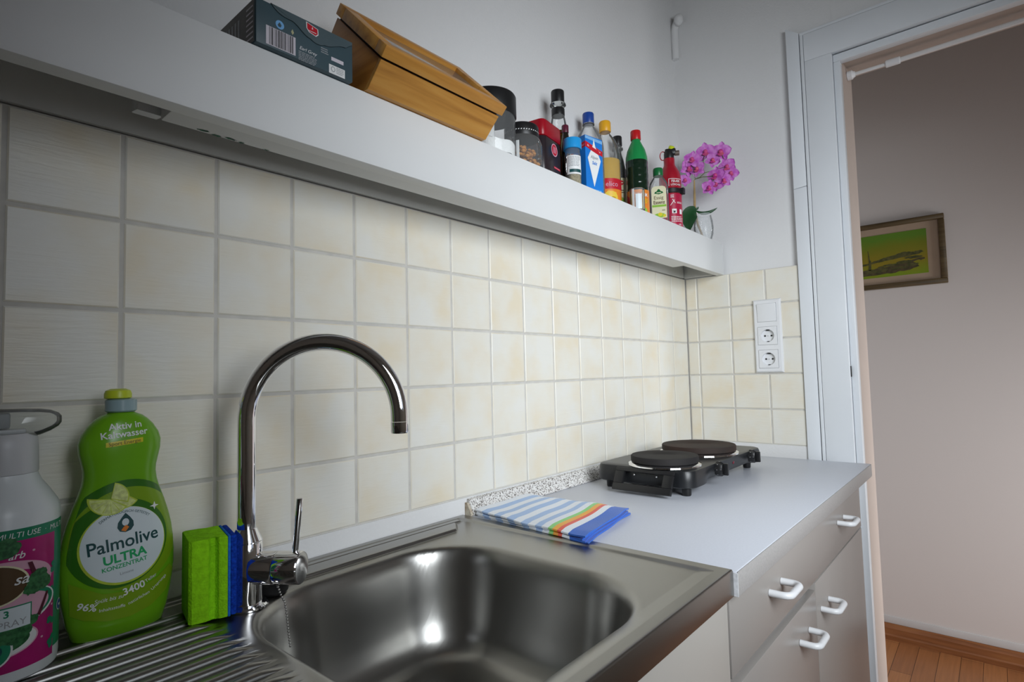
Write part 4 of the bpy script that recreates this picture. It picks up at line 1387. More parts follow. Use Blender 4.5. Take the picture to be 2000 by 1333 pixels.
s0_ = loc(on_x(1357, 412, 1.628))
s1_ = loc(on_x(1356, 352, 1.615))
base = Vector((0.004, 0.004, 0.012))
MB().m('stick').tube([base, (base + s0_) / 2 + Vector((0, 0.004, 0)), s0_, s0_ * 0.45 + s1_ * 0.55, s1_], [0.003, 0.0035, 0.0042, 0.0036, 0.002], 10).done('support_stick', orc)
fl = [(1352, 312, 1.60, 15, 0.2), (1378, 297, 1.625, 16, -0.1), (1408, 297, 1.64, 17, 0.15), (1345, 328, 1.605, 15, 0.5), (1362, 330, 1.61, 14, -0.3), (1398, 344, 1.615, 16, 0.1), (1420, 325, 1.645, 15, -0.4), (1385, 366, 1.61, 13, 0.3), (1414, 352, 1.63, 13, -0.2), (1338, 352, 1.61, 11, 0.6), (1428, 338, 1.645, 13, 0.5), (1392, 312, 1.635, 13, 0.7), (1400, 360, 1.62, 12, 0.9)]
tips = []
rr = random.Random(11)
for k, (px, py, X, rad, tw) in enumerate(fl):
    p = loc(on_x(px, py, X))
    tips.append(p)
    R_ = rad * 0.0018
    nrm = (CAM - (p + Vector((OX, OY, ZS)))).normalized()
    nrm = (nrm + Vector((rr.uniform(-0.35, 0.35), rr.uniform(-0.35, 0.35), rr.uniform(-0.2, 0.35)))).normalized()
    uu = nrm.cross(Vector((0, 0, 1))).normalized()
    ww = uu.cross(nrm)
    mb = MB().m('petal')
    for q in range(5):
        a = tw + pi / 2 + q * 2 * pi / 5
        wide = 0.80 if q in (1, 4) else 0.52
        d1 = uu * cos(a) + ww * sin(a)
        d2 = -uu * sin(a) + ww * cos(a)

        def pet(u, v, d1=d1, d2=d2, wide=wide, p=p, R_=R_, nrm=nrm):
            w_ = wide * sin(pi * min(1, 0.12 + 0.88 * u) ** 0.8) ** 0.6
            s_ = (v - 0.5) * 2
            return p + d1 * (R_ * u * 1.05) + d2 * (R_ * w_ * s_ * 0.75) + nrm * (R_ * (0.18 * u - 0.30 * u * u + 0.12 * s_ * s_ * u - 0.03))
        mb.grid(pet, 6, 5)
    fo = mb.done('flower', orc, smooth=70)
    lp = MB().m('petal_lip')
    lp.ball(p + nrm * R_ * 0.2, R_ * 0.22, 10, 7, (1, 1, 1.2))

    def lip(u, v):
        return p + nrm * R_ * (0.22 + 0.25 * sin(pi * u)) - ww * R_ * (0.1 + 0.34 * u) + uu * R_ * 0.34 * (v - 0.5) * 2 * sin(pi * (0.15 + 0.8 * u))
    lp.grid(lip, 4, 4)
    lp.done('lip', fo, smooth=70)
br = MB().m('stem')
hub = loc(on_x(1358, 350, 1.615))
mid = loc(on_x(1376, 338, 1.62))
mid2 = loc(on_x(1372, 322, 1.62))
br.tube([s1_, hub, (hub + mid) / 2 + Vector((0, 0, -0.004)), mid], 0.0014, 8)
br.tube([hub, loc(on_x(1372, 346, 1.615)), loc(on_x(1384, 345, 1.615)), tips[5]], 0.0013, 8)
br.tube([mid, mid2, tips[1]], 0.0012, 8)
br.tube([mid, (mid + tips[6]) / 2, tips[6], tips[2]], 0.0011, 8)
br.tube([hub, (hub + tips[0]) / 2, tips[0]], 0.0011, 8)
br.tube([tips[5], tips[8]], 0.001, 8)
br.tube([tips[5], tips[7]], 0.001, 8)
br.done('branches', orc)


def leaf(name, pts, wid, nrmv, fold=0.25):
    mb = MB().m('leaf')
    pts = [Vector(p) for p in pts]

    def P(t):
        a, b, c_ = pts
        return a * (1 - t) ** 2 + b * 2 * t * (1 - t) + c_ * t * t
    nv = Vector(nrmv).normalized()

    def f(u, v):
        p = P(u)
        tg = (P(min(1, u + 0.02)) - P(max(0, u - 0.02))).normalized()
        sd = tg.cross(nv).normalized()
        w_ = wid * sin(pi * (0.06 + 0.93 * u)) ** 0.7
        s_ = (v - 0.5) * 2
        return p + sd * w_ * s_ + nv * (fold * w_ * abs(s_))
    mb.grid(f, 14, 8)
    return mb.done(name, orc, smooth=70)


vd = (CAM - Vector((OX, OY, ZS))).normalized()
leaf('leaf', [loc(on_x(1359, 408, 1.625)), loc(on_x(1340, 415, 1.60)), loc(on_x(1347, 450, 1.590))], 0.024, vd)
leaf('leaf', [loc(on_x(1360, 412, 1.632)), loc(on_x(1376, 424, 1.64)), loc(on_x(1401, 406, 1.66))], 0.0055, vd)
leaf('leaf', [loc(on_x(1358, 410, 1.625)), loc(on_x(1362, 408, 1.63)), loc(on_x(1364, 404, 1.63))], 0.004, vd)

# ================================================================== WORKTOP, SINK, CABINETS
ZWK = 0.9
wt = thing('worktop', 'pale grey laminate worktop under the hotplate and towel', 'worktop', (0, 0, 0))
MB().m('worktop').box(0.6685, 1.7005, -0.5115, -0.0012, 0.8675, ZWK, 0.0015).done('slab', wt)
mb = MB().m('worktop_edge')
mb.box(0.6695, 1.7000, -0.5135, -0.5117, 0.8675, ZWK - 0.001, 0.0006)
mb.done('front_edge_band', wt)
MB().m('chip').box(0.6668, 0.6683, -0.5135, -0.02, 0.8675, ZWK - 0.002).done('end_band', wt, smooth=0)

us = thing('worktop_upstand', 'speckled granite pattern strip along the worktop back edge', 'upstand', (0, 0, 0))
mb = MB().m('granite')
mb.prism([(-0.0012, ZWK + 0.0005), (-0.020, ZWK + 0.0005), (-0.0205, ZWK + 0.004), (-0.0075, ZWK + 0.0285), (-0.0012, ZWK + 0.0305)], 0.676, XW - 0.001, 'x', 0.0006)
mb.done('strip', us, smooth=30)
mb = MB().m('rust')
mb.prism([(-0.0012, ZWK + 0.0005), (-0.017, ZWK + 0.0005), (-0.0175, ZWK + 0.004), (-0.007, ZWK + 0.023), (-0.0012, ZWK + 0.024)], 0.6705, 0.6758, 'x')
mb.done('broken_end', us, smooth=30)

# ---- sink: a pressed sheet as a height field
SX0, SX1, SY0, SY1 = -0.55, 0.666, -0.508, -0.0025
BX0, BX1, BY0, BY1, BR = 0.190, 0.553, -0.470, -0.087, 0.115
BD = 0.150


def sstep(a, b, x):
    t = max(0.0, min(1.0, (x - a) / (b - a)))
    return t * t * (3 - 2 * t)


def basin_d(x, y):
    """distance inside the rounded rectangle (positive inside)"""
    cx_, cy_ = (BX0 + BX1) / 2, (BY0 + BY1) / 2
    qx = abs(x - cx_) - ((BX1 - BX0) / 2 - BR)
    qy = abs(y - cy_) - ((BY1 - BY0) / 2 - BR)
    return -(sqrt(max(qx, 0) ** 2 + max(qy, 0) ** 2) + min(max(qx, qy), 0) - BR)


PROF = [(-0.010, 0.0), (-0.005, -0.0004), (0.0, -0.003), (0.004, -0.009), (0.007, -0.018), (0.012, -0.042), (0.019, -0.080), (0.026, -0.106), (0.036, -0.127), (0.050, -0.141), (0.068, -0.1475), (0.09, -0.1495), (0.13, -0.1505), (0.2, -0.1515)]
_sl = [(b[1] - a[1]) / (b[0] - a[0]) for a, b in zip(PROF, PROF[1:])]
_tg = [0.0] + [2 * p_ * q_ / (p_ + q_) if p_ * q_ > 0 else 0.0 for p_, q_ in zip(_sl, _sl[1:])] + [_sl[-1]]


def prof_z(d):
    """smooth monotone curve through the section points"""
    if d <= PROF[0][0]:
        return 0.0
    for i in range(len(PROF) - 1):
        if d <= PROF[i + 1][0]:
            h_ = PROF[i + 1][0] - PROF[i][0]
            t = (d - PROF[i][0]) / h_
            return PROF[i][1] * (1 + 2 * t) * (1 - t) ** 2 + h_ * _tg[i] * t * (1 - t) ** 2 + PROF[i + 1][1] * t * t * (3 - 2 * t) + h_ * _tg[i + 1] * t * t * (t - 1)
    return PROF[-1][1]


def sink_z(x, y):
    z = 0.003
    # pressed-down field inside the raised rim
    dr = min(SX1 - 0.020 - x, y - (SY0 + 0.018), (-0.012) - y)
    z -= 0.003 * sstep(0.0, 0.006, dr)
    d = basin_d(x, y)
    z += prof_z(d)
    if d < -0.012:
        # raised bead along the back
        bx = 0.612 - 0.9 * max(0.0, -0.040 - y)
        e = min(bx - x, -0.0335 - y, y + 0.0695)
        z += 0.0048 * sstep(0.0, 0.0032, e)
        e2_ = min(0.635 - x, -0.016 - y, y + 0.030)
        z += 0.003 * sstep(0.0, 0.0025, e2_)
        # drainer ribs
        if x < 0.18 and y < -0.072:
            ph = (y + 0.156) / 0.0218
            t_ = (ph - round(ph)) * 0.0218 / 0.0052
            c_ = sqrt(1 - t_ * t_) if abs(t_) < 1 else 0.0
            z += 0.0044 * c_ * sstep(0.176, 0.146, x) * sstep(-0.486, -0.470, y) * sstep(-0.072, -0.082, y)
    return z


def axis_pts(segs):
    out = []
    for a, b, h_ in segs:
        n_ = max(1, int(round((b - a) / h_)))
        out += [a + (b - a) * i / n_ for i in range(n_)]
    return out + [segs[-1][1]]


xs = axis_pts([(SX0, -0.10, 0.02), (-0.10, 0.13, 0.008), (0.13, 0.24, 0.0024), (0.24, 0.49, 0.004), (0.49, SX1 - 0.003, 0.0024), (SX1 - 0.003, SX1, 0.001)])
ys = axis_pts([(SY0, SY0 + 0.003, 0.001), (SY0 + 0.003, -0.49, 0.0022)])
for k_ in range(-16, 4):
    yc_ = -0.156 + k_ * 0.0218
    if -0.488 < yc_ - 0.0109:
        ys += [yc_ - 0.0109 + q for q in (0.0, 0.0029)] + [yc_ + 0.0052 * q for q in (-1.02, -0.97, -0.88, -0.72, -0.5, -0.25, 0.0, 0.25, 0.5, 0.72, 0.88, 0.97, 1.02)] + [yc_ + 0.0080]
ys = sorted(y for y in ys if y < -0.076) + axis_pts([(-0.075, -0.010, 0.001), (-0.010, SY1, 0.0025)])
mb = MB().m('steel')
vv = []
for x in xs:
    row = []
    for y in ys:
        z = sink_z(x, y)
        ed = min(SX1 - x, y - SY0)
        if ed < 0.003:
            q = 1 - ed / 0.003
            z -= 0.003 * (1 - sqrt(max(0, 1 - q * q)))
        row.append(mb.v((x, y, ZWK + z)))
    vv.append(row)
for i in range(len(xs) - 1):
    for j in range(len(ys) - 1):
        mb.face([vv[i][j], vv[i + 1][j], vv[i + 1][j + 1], vv[i][j + 1]])
# skirt at the front and right
fb = [mb.v((x, SY0, 0.868)) for x in xs]
for i in range(len(xs) - 1):
    mb.face([vv[i][0], vv[i + 1][0], fb[i + 1], fb[i]])
rb = [fb[-1]] + [mb.v((SX1, y, 0.868)) for y in ys[1:]]
for j in range(len(ys) - 1):
    mb.face([vv[-1][j], vv[-1][j + 1], rb[j + 1], rb[j]])
sk = thing('kitchen_sink', 'stainless steel sink with one basin and ribbed drainer', 'sink', (0, 0, 0))
mb.done('basin_and_drainer', sk, smooth=60)
MB().m('chrome').lathe([(0.036, 0.0), (0.034, 0.0022), (0.028, 0.0005), (0.004, -0.003)], 40, (0.372, -0.28, ZWK - 0.1475), cap0=False).done('drain', sk)

# ---- cabinets below
MB_ = MB
sc_ = thing('sink_cabinet', 'cream cabinet under the steel sink', 'cabinet', (0, 0, 0))
mb = MB().m('cream_cab')
mb.box(-0.55, -0.532, -0.47, -0.01, 0.1, 0.866)
mb.box(0.648, 0.6655, -0.47, -0.01, 0.1, 0.866)
mb.box(-0.532, 0.648, -0.47, -0.01, 0.1, 0.118)
mb.box(-0.532, 0.648, -0.02, -0.01, 0.118, 0.7)
mb.box(-0.53, 0.65, -0.43, -0.42, 0.0, 0.0995)
mb.done('carcass', sc_, smooth=0)
for a, b in ((-0.549, 0.055), (0.058, 0.6645)):
    dr_ = MB().m('cream_cab').box(a, b, -0.4990, -0.4705, 0.105, 0.864, 0.001).done('door', sc_)
dc = thing('drawer_cabinet', 'white base cabinet with a wide drawer over two doors', 'cabinet', (0, 0, 0))
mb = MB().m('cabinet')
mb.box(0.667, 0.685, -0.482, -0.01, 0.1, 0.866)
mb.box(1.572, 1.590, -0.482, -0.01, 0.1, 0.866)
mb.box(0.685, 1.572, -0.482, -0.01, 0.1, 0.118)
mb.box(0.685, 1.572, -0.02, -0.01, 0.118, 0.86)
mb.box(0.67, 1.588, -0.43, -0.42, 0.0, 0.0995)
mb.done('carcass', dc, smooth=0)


def handle(parent, x, z):
    mb = MB().m('white_plastic')
    pts = []
    y0_, w, dep, r_ = -0.5005, 0.031, 0.030, 0.012
    pts.append((x - w, y0_, z))
    pts.append((x - w, y0_ - dep + r_, z))
    for k in range(1, 6):
        a = k / 6 * pi / 2
        pts.append((x - w + r_ - r_ * cos(a), y0_ - dep + r_ - r_ * sin(a), z))
    for k in range(0, 6):
        a = k / 6 * pi / 2
        pts.append((x + w - r_ + r_ * sin(a), y0_ - dep + r_ - r_ * cos(a), z))
    pts.append((x + w, y0_ - dep + r_, z))
    pts.append((x + w, y0_, z))
    mb.tube(pts, 0.0056, 14)
    return mb.done('handle', parent)


MB().m('lacquer').box(0.6865, 1.5705, -0.4822, -0.45, 0.735, 0.765).done('rail', dc, smooth=0)
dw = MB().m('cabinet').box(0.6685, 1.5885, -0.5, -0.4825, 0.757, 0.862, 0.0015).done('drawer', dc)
handle(dw, 0.866, 0.8195)
handle(dw, 1.355, 0.8215)
for a, b, hx in ((0.6685, 1.1085, 1.019), (1.1105, 1.5885, 1.175)):
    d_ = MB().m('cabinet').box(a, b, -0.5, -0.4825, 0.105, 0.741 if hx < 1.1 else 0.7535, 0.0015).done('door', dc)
    handle(d_, hx, 0.688 if hx < 1.1 else 0.695)

# ================================================================== THINGS ON SINK AND WORKTOP
# tap
ZD = ZWK + 0.0005
FX, FY = 0.2135, -0.096
tap = thing('kitchen_faucet', 'chrome kitchen tap with high arched spout and side lever', 'faucet', (FX, FY, ZD))
ax = Vector((0.60, -0.79, 0)).normalized()
ax2 = Vector((0.65, -0.76, 0)).normalized()
MB().m('chrome').lathe([(0.0245, 0.0), (0.0245, 0.002), (0.0225, 0.004), (0.0185, 0.0045)], 48).done('base_flange', tap)
MB().m('chrome').lathe([(0.0180, 0.0045), (0.0180, 0.0745), (0.0175, 0.0755), (0.0180, 0.0765), (0.0116, 0.091), (0.0108, 0.0912)], 48).done('body', tap)
mb = MB().m('chrome')
zt = 1.120 - ZD
pts = [(0, 0, 0.0905), (0, 0, 0.13), (0, 0, 0.18), (0, 0, zt - 0.005)]
rad_ = 0.0925
for k in range(0, 41):
    a = pi * k / 40
    h_ = rad_ * (1 - cos(a))
    pts.append((ax2.x * h_, ax2.y * h_, zt + rad_ * sin(a)))
pts.append((ax2.x * 2 * rad_, ax2.y * 2 * rad_, zt - 0.006))
mb.tube(pts, 0.0105, 32)
mb.done('spout', tap)
tip = Vector((ax2.x * 2 * rad_, ax2.y * 2 * rad_, zt - 0.0065))
MB().m('chrome').lathe([(0.0106, 0.0), (0.0106, -0.012), (0.0098, -0.0135), (0.004, -0.011)], 32, tip).done('aerator', tap)
zc = 0.945 - ZD
MB().m('chrome').lathe([(0.0188, 0.010), (0.0190, 0.036), (0.0183, 0.0375)], 48, (0, 0, zc), axis=ax).done('valve_body', tap)
MB().m('chrome').lathe([(0.0183, 0.0378), (0.0190, 0.039), (0.0190, 0.0665), (0.0180, 0.0678), (0.0165, 0.0680)], 48, (0, 0, zc), axis=ax).done('handle_cap', tap)
l0 = ax * 0.0595 + Vector((0, 0, zc + 0.0175))
l1 = ax * 0.0655 + Vector((0, 0, zc + 0.081))
MB().m('chrome').tube([l0, l0 * 0.7 + l1 * 0.3, l0 * 0.3 + l1 * 0.7, l1 - Vector((0, 0, 0.0005)), l1], [0.0036, 0.0037, 0.0038, 0.0038, 0.0033], 20).done('lever', tap)

# plug with chain
pl = thing('sink_plug', 'black rubber sink plug with bead chain beside the tap', 'plug', (0.254, -0.081, ZD))
MB().m('rubber').lathe([(0.0150, 0.0), (0.0178, 0.003), (0.0188, 0.013), (0.0165, 0.0165), (0.006, 0.018)], 32).done('stopper', pl)
mb = MB().m('chain')


def on_y(px, py, Y):
    d = fwd + rt * ((px - 1000) / 1106.3) - up * ((py - 666.5) / 1106.3)
    t = (Y - CAM.y) / d.y
    return CAM + d * t


pb = Vector((0.254, -0.081, ZD))
ctop = Vector((FX, FY, ZD)) + ax * 0.0375 + Vector((0, 0, zc - 0.0195))
path = [ctop, on_y(549, 1164, -0.132), on_y(556, 1176, -0.139), on_y(559, 1192, -0.146), on_y(561, 1212, -0.150), on_y(564, 1240, -0.152), on_y(567, 1264, -0.1525)]
fine = []
for a, b in zip(path, path[1:]):
    n_ = max(2, int((b - a).length / 0.0008))
    fine += [a + (b - a) * i / n_ for i in range(n_)]
acc, last = 0.0, None
for p in fine:
    if last is None or (p - last).length >= 0.0027:
        mb.ball(p - pb, 0.00135, 8, 6)
        last = p
mb.done('bead_chain', pl)

# sponge
so = thing('scouring_sponge', 'upright green foam sponge with blue scouring side next to the tap', 'sponge', (0.145, -0.11, ZD + 0.0032), R(-12.7))
mb = MB().m('sponge_green')
W_, D_, H_ = 0.0385, 0.060, 0.0895
out = []
ol = [(0.003, 0.0), (0.0165, 0.0), (0.0195, 0.0015), (0.021, 0.0045), (0.0225, 0.0060), (0.0265, 0.0060), (0.028, 0.0045), (0.0295, 0.0008), (0.031, 0.0), (W_, 0.0), (W_, D_), (0.031, D_), (0.0265, D_ - 0.005), (0.0225, D_ - 0.005), (0.018, D_), (0.003, D_), (0.0, D_ - 0.003), (0.0, 0.003)]
mb.prism(ol, 0.0, H_, 'z', 0.0015)
mb.done('foam', so)
MB().m('scour_edge').box(W_ + 0.0001, W_ + 0.0032, 0.0, D_, 0.0, H_, 0.001).done('glue_layer', so)
MB().m('scour').box(W_ + 0.0033, W_ + 0.0095, 0.0008, D_ - 0.0005, 0.0005, H_ - 0.0005, 0.0018).done('scouring_pad', so)

# dish soap bottle
gx, gy = 0.095, -0.054
gr = thing('dish_soap_bottle', 'green dish soap bottle with oval pale label and lime cap', 'bottle', (gx, gy, ZD + 0.0035))
z0 = ZD + 0.0035
lv = [(0.9040, 0.0385, 0.0175), (0.9060, 0.0415, 0.0205), (0.9213, 0.0461, 0.0225), (0.9356, 0.0488, 0.0235), (0.9500, 0.0510, 0.0240), (0.9644, 0.0525, 0.0245), (0.9789, 0.0528, 0.0245), (0.9935, 0.0517, 0.0245), (1.0082, 0.0498, 0.0240), (1.0228, 0.0465, 0.0232), (1.0376, 0.0421, 0.0225), (1.0525, 0.0369, 0.0220), (1.0610, 0.0346, 0.0217), (1.0700, 0.0334, 0.0215), (1.0772, 0.0338, 0.0215), (1.0884, 0.0362, 0.0218), (1.0955, 0.0377, 0.0219), (1.1053, 0.0381, 0.0218), (1.1136, 0.0356, 0.0210), (1.1225, 0.0303, 0.0195), (1.1290, 0.0245, 0.0175), (1.1330, 0.0195, 0.0155), (1.1355, 0.0140, 0.0130), (1.1366, 0.0122, 0.0120)]
lv = [(z_ - z0, a, b) for z_, a, b in lv]
mb = MB().m('green_plastic')
NEXP = 2.35
mb.loft([se(a, b, z_, NEXP, 64) for z_, a, b in lv])
mb.done('body', gr, smooth=50)


def ab(z_):
    for (za_, a, b), (zb_, a2, b2) in zip(lv, lv[1:]):
        if z_ <= zb_:
            t = max(0, (z_ - za_) / (zb_ - za_))
            return a + (a2 - a) * t, b + (b2 - b) * t
    return lv[-1][1:]


def soapmap(u, v, l):
    a, b = ab(v)
    q = min(0.985, abs(u) / a)
    y = -b * (1 - q ** NEXP) ** (1 / NEXP)
    return (u, y - l, v)


def zz(z_):
    return z_ - z0


def clipa(pts, k=0.93):
    o = []
    for u, v in pts:
        a, b = ab(v)
        o.append((max(-a * k, min(a * k, u)), v))
    return o


MB().m('collar').lathe([(0.0128, zz(1.1370)), (0.0148, zz(1.1385)), (0.0148, zz(1.1500)), (0.0125, zz(1.1512)), (0.0110, zz(1.1515))], 40).done('collar', gr)
MB().m('lime_cap').lathe([(0.0110, zz(1.1516)), (0.0128, zz(1.1525)), (0.0128, zz(1.1570)), (0.0115, zz(1.1605)), (0.0070, zz(1.1625))], 40, (-0.003, 0, 0)).done('cap', gr)
cu0, cv0 = -0.002, zz(0.9985)
swirl = [('p', 'lbl_dkgreen', 0.0003, clipa(ellipse(cu0 + 0.003, cv0 + 0.012, 0.052, 0.055, 60))), ('p', 'lbl_olive', 0.0005, clipa(ellipse(cu0 + 0.005, cv0 + 0.006, 0.0505, 0.053, 60), 0.95)), ('p', 'lbl_dkgreen', 0.0007, clipa(ellipse(cu0 - 0.003, cv0 + 0.002, 0.0455, 0.0455, 60))),
         ('p', 'lbl_olive', 0.0008, clipa([(-0.045, zz(0.935)), (-0.035, zz(0.929)), (-0.015, zz(0.923)), (0.005, zz(0.922)), (0.025, zz(0.927)), (0.041, zz(0.938)), (0.05, zz(0.958)), (0.044, zz(0.965)), (0.03, zz(0.955)), (0.01, zz(0.948)), (-0.02, zz(0.952)), (-0.047, zz(0.968))], 0.95)),
         ('p', 'lbl_lime', 0.0009, clipa(ellipse(cu0 + 0.0005, cv0 - 0.001, 0.0395, 0.0398, 60, 0.2))), ('p', 'lbl_pale', 0.0011, clipa(ellipse(cu0 + 0.001, cv0, 0.0382, 0.0385, 60, 0.2)))]


def wedge(cx_, cy_, r_, a0_, a1_, sq=1.0):
    return [(cx_, cy_)] + [(cx_ + r_ * cos(R(a0_ + (a1_ - a0_) * k / 14)), cy_ + sq * r_ * sin(R(a0_ + (a1_ - a0_) * k / 14))) for k in range(15)]


swirl += [('p', 'lbl_lime', 0.0013, wedge(-0.003, zz(1.052), 0.0165, 205, 325, 1.0)), ('p', 'lime_flesh', 0.0014, wedge(-0.003, zz(1.0512), 0.0148, 208, 322, 1.0)),
          ('p', 'lbl_lime', 0.0015, wedge(-0.0145, zz(1.0475), 0.0185, 172, 325, 0.9)), ('p', 'lime_flesh', 0.0016, wedge(-0.0145, zz(1.0468), 0.0168, 174, 322, 0.9)),
          ('p', 'lbl_lime', 0.0017, wedge(-0.014, zz(1.0478), 0.0165, -22, 78, 1.0)), ('p', 'lime_flesh', 0.0018, wedge(-0.0135, zz(1.0482), 0.0148, -20, 76, 1.0))]
for k in range(5):
    a_ = R(188 + k * 28)
    swirl.append(('p', 'lbl_lime', 0.00175, [(-0.0145, zz(1.0468)), (-0.0145 + 0.0155 * cos(a_), zz(1.0468) + 0.0140 * sin(a_)), (-0.0145 + 0.0155 * cos(a_ + 0.05), zz(1.0468) + 0.0140 * sin(a_ + 0.05))]))
decal('front_label', gr, soapmap, swirl, 0.004)
drop = [(-0.001, zz(1.031)), (0.003, zz(1.0265)), (0.0062, zz(1.0215)), (0.0066, zz(1.0165)), (0.004, zz(1.0125)), (-0.001, zz(1.011)), (-0.006, zz(1.0125)), (-0.0083, zz(1.0165)), (-0.0078, zz(1.0215)), (-0.0045, zz(1.0265))]
rz = 0.10
it = [('t', 'ink_teal', 0.0014, 'DERMATOLOGISCH GETESTET', 0.0036, -0.001, zz(1.0325), {'arc': 0.034, 'rot': 0.0}),
      ('p', 'ink_teal', 0.0014, drop), ('p', 'lbl_pale', 0.0016, ellipse(-0.001, zz(1.0215), 0.0032, 0.0038, 20)), ('p', 'orange', 0.0017, [(-0.005, zz(1.0135)), (-0.001, zz(1.0118)), (0.0022, zz(1.016)), (-0.0005, zz(1.0185)), (-0.003, zz(1.0165))]),
      ('t', 'ink_teal', 0.0014, 'Palmolive', 0.0185, -0.002, zz(1.001), {'rot': rz, 'bold': 0.012, 'sx': 0.92}), ('t', 'ink_green', 0.0014, 'ULTRA', 0.0128, -0.001, zz(0.9862), {'rot': rz, 'bold': 0.03}), ('t', 'ink_green', 0.0014, 'KONZENTRAT', 0.0062, -0.001, zz(0.9775), {'rot': rz, 'bold': 0.015}), ('t', 'ink_grey', 0.0014, 'Limone', 0.0042, 0.0005, zz(0.9695), {'rot': rz}),
      ('t', 'white', 0.0012, 'Spült bis zu', 0.0055, -0.0145, zz(0.9455), {'rot': 0.0, 'shear': 0.2}), ('t', 'white', 0.0012, '3400', 0.0105, 0.0075, zz(0.9505), {'rot': 0.22, 'bold': 0.02}), ('t', 'white', 0.0012, 'Teller', 0.0050, 0.0235, zz(0.9565), {'rot': 0.42}),
      ('t', 'white', 0.0012, '96%', 0.0098, -0.0325, zz(0.9415), {'rot': -0.30, 'bold': 0.02}), ('t', 'white', 0.0012, 'Inhaltsstoffe', 0.0047, -0.0115, zz(0.9355), {'rot': -0.02}), ('t', 'white', 0.0012, 'natürlichen', 0.0047, 0.0125, zz(0.9390), {'rot': 0.30}), ('t', 'white', 0.0012, 'Ursprungs', 0.0045, 0.0320, zz(0.9490), {'rot': 0.65}),
      ('t', 'white', 0.0005, 'Aktiv in', 0.0098, -0.0005, zz(1.1225), {'rot': 0.07, 'bold': 0.015}), ('t', 'white', 0.0005, 'Kaltwasser', 0.0098, -0.0015, zz(1.1140), {'rot': 0.07, 'bold': 0.015}),
      ('p', 'yellow', 0.0004, [(-0.0185, zz(1.1010)), (0.0155, zz(1.1040)), (0.0155, zz(1.1090)), (-0.0185, zz(1.1060))]), ('t', 'brown_ink', 0.0006, 'Sport Energie', 0.0054, -0.0015, zz(1.1050), {'rot': 0.08}),
      ('p', 'white', 0.0012, [(0.026, zz(1.034)), (0.0272, zz(1.0375)), (0.0284, zz(1.034)), (0.032, zz(1.033)), (0.0284, zz(1.032)), (0.0272, zz(1.0285)), (0.026, zz(1.032)), (0.0222, zz(1.033))])]
decal('lettering', gr, soapmap, it, 0.004)

# spray bottle
sx_, sy_ = -0.003, -0.068
spr = thing('spray_bottle', 'white cleaner spray bottle with magenta and green label beside the green soap bottle', 'bottle', (sx_, sy_, ZD + 0.0035))
z0s = ZD + 0.0035


def zs(z_):
    return z_ - z0s


RB = 0.0432
MB().m('bottle_white').lathe([(0.040, zs(0.9040)), (0.0425, zs(0.906)), (RB, zs(0.912)), (RB, zs(1.0500)), (0.0415, zs(1.056)), (0.034, zs(1.0690)), (0.0285, zs(1.0770)), (0.0262, zs(1.0830)), (0.0255, zs(1.0855))], 64).done('body', spr)
MB().m('trigger_grey').lathe([(0.0260, zs(1.0858)), (0.0262, zs(1.0875)), (0.0255, zs(1.110)), (0.0250, zs(1.1185)), (0.0215, zs(1.123))], 48).done('neck_collar', spr)
ang = facing(sx_, sy_)
mb = MB().m('clear_plastic')
# clear sprayer head: nose points to the right of the photograph
prof = [(-0.040, 0.012, 1.118, 1.146), (-0.030, 0.0155, 1.116, 1.147), (-0.010, 0.0165, 1.116, 1.147), (0.012, 0.0165, 1.117, 1.1465), (0.026, 0.0155, 1.120, 1.1455), (0.034, 0.0130, 1.1235, 1.144), (0.040, 0.0085, 1.1275, 1.141), (0.0425, 0.003, 1.131, 1.138)]
rings = []
for u, w, zb_, zt_ in prof:
    zc_, hz = (zb_ + zt_) / 2 - z0s, (zt_ - zb_) / 2
    rings.append([(u, w * sc1(t), zc_ + hz * sc2(t)) for t in [2 * pi * k / 24 for k in range(24)] for sc1, sc2 in [(lambda q: abs(cos(q)) ** 0.75 * (1 if cos(q) >= 0 else -1), lambda q: abs(sin(q)) ** 0.75 * (1 if sin(q) >= 0 else -1))]])
mb.loft(rings)
hd = mb.done('sprayer_head', spr)
hd.rotation_euler.z = ang + pi / 2
MB().m('trigger_grey').box(-0.036, 0.016, -0.007, 0.007, zs(1.1225), zs(1.1272), 0.002).done('piston', spr, rotz=ang + pi / 2)
MB().m('ink_grey').box(-0.012, 0.004, -0.009, 0.009, zs(1.128), zs(1.1425), 0.002).done('valve_block', spr, rotz=ang + pi / 2)
sm = cylmap(RB, ang, 0)


def band(mb, key, u0, u1, v0, v1, lift, n=24):
    mb.m(key)
    mb.grid(lambda u, v: sm(u0 + (u1 - u0) * u, v0 + (v1 - v0) * v, lift), n, 2)


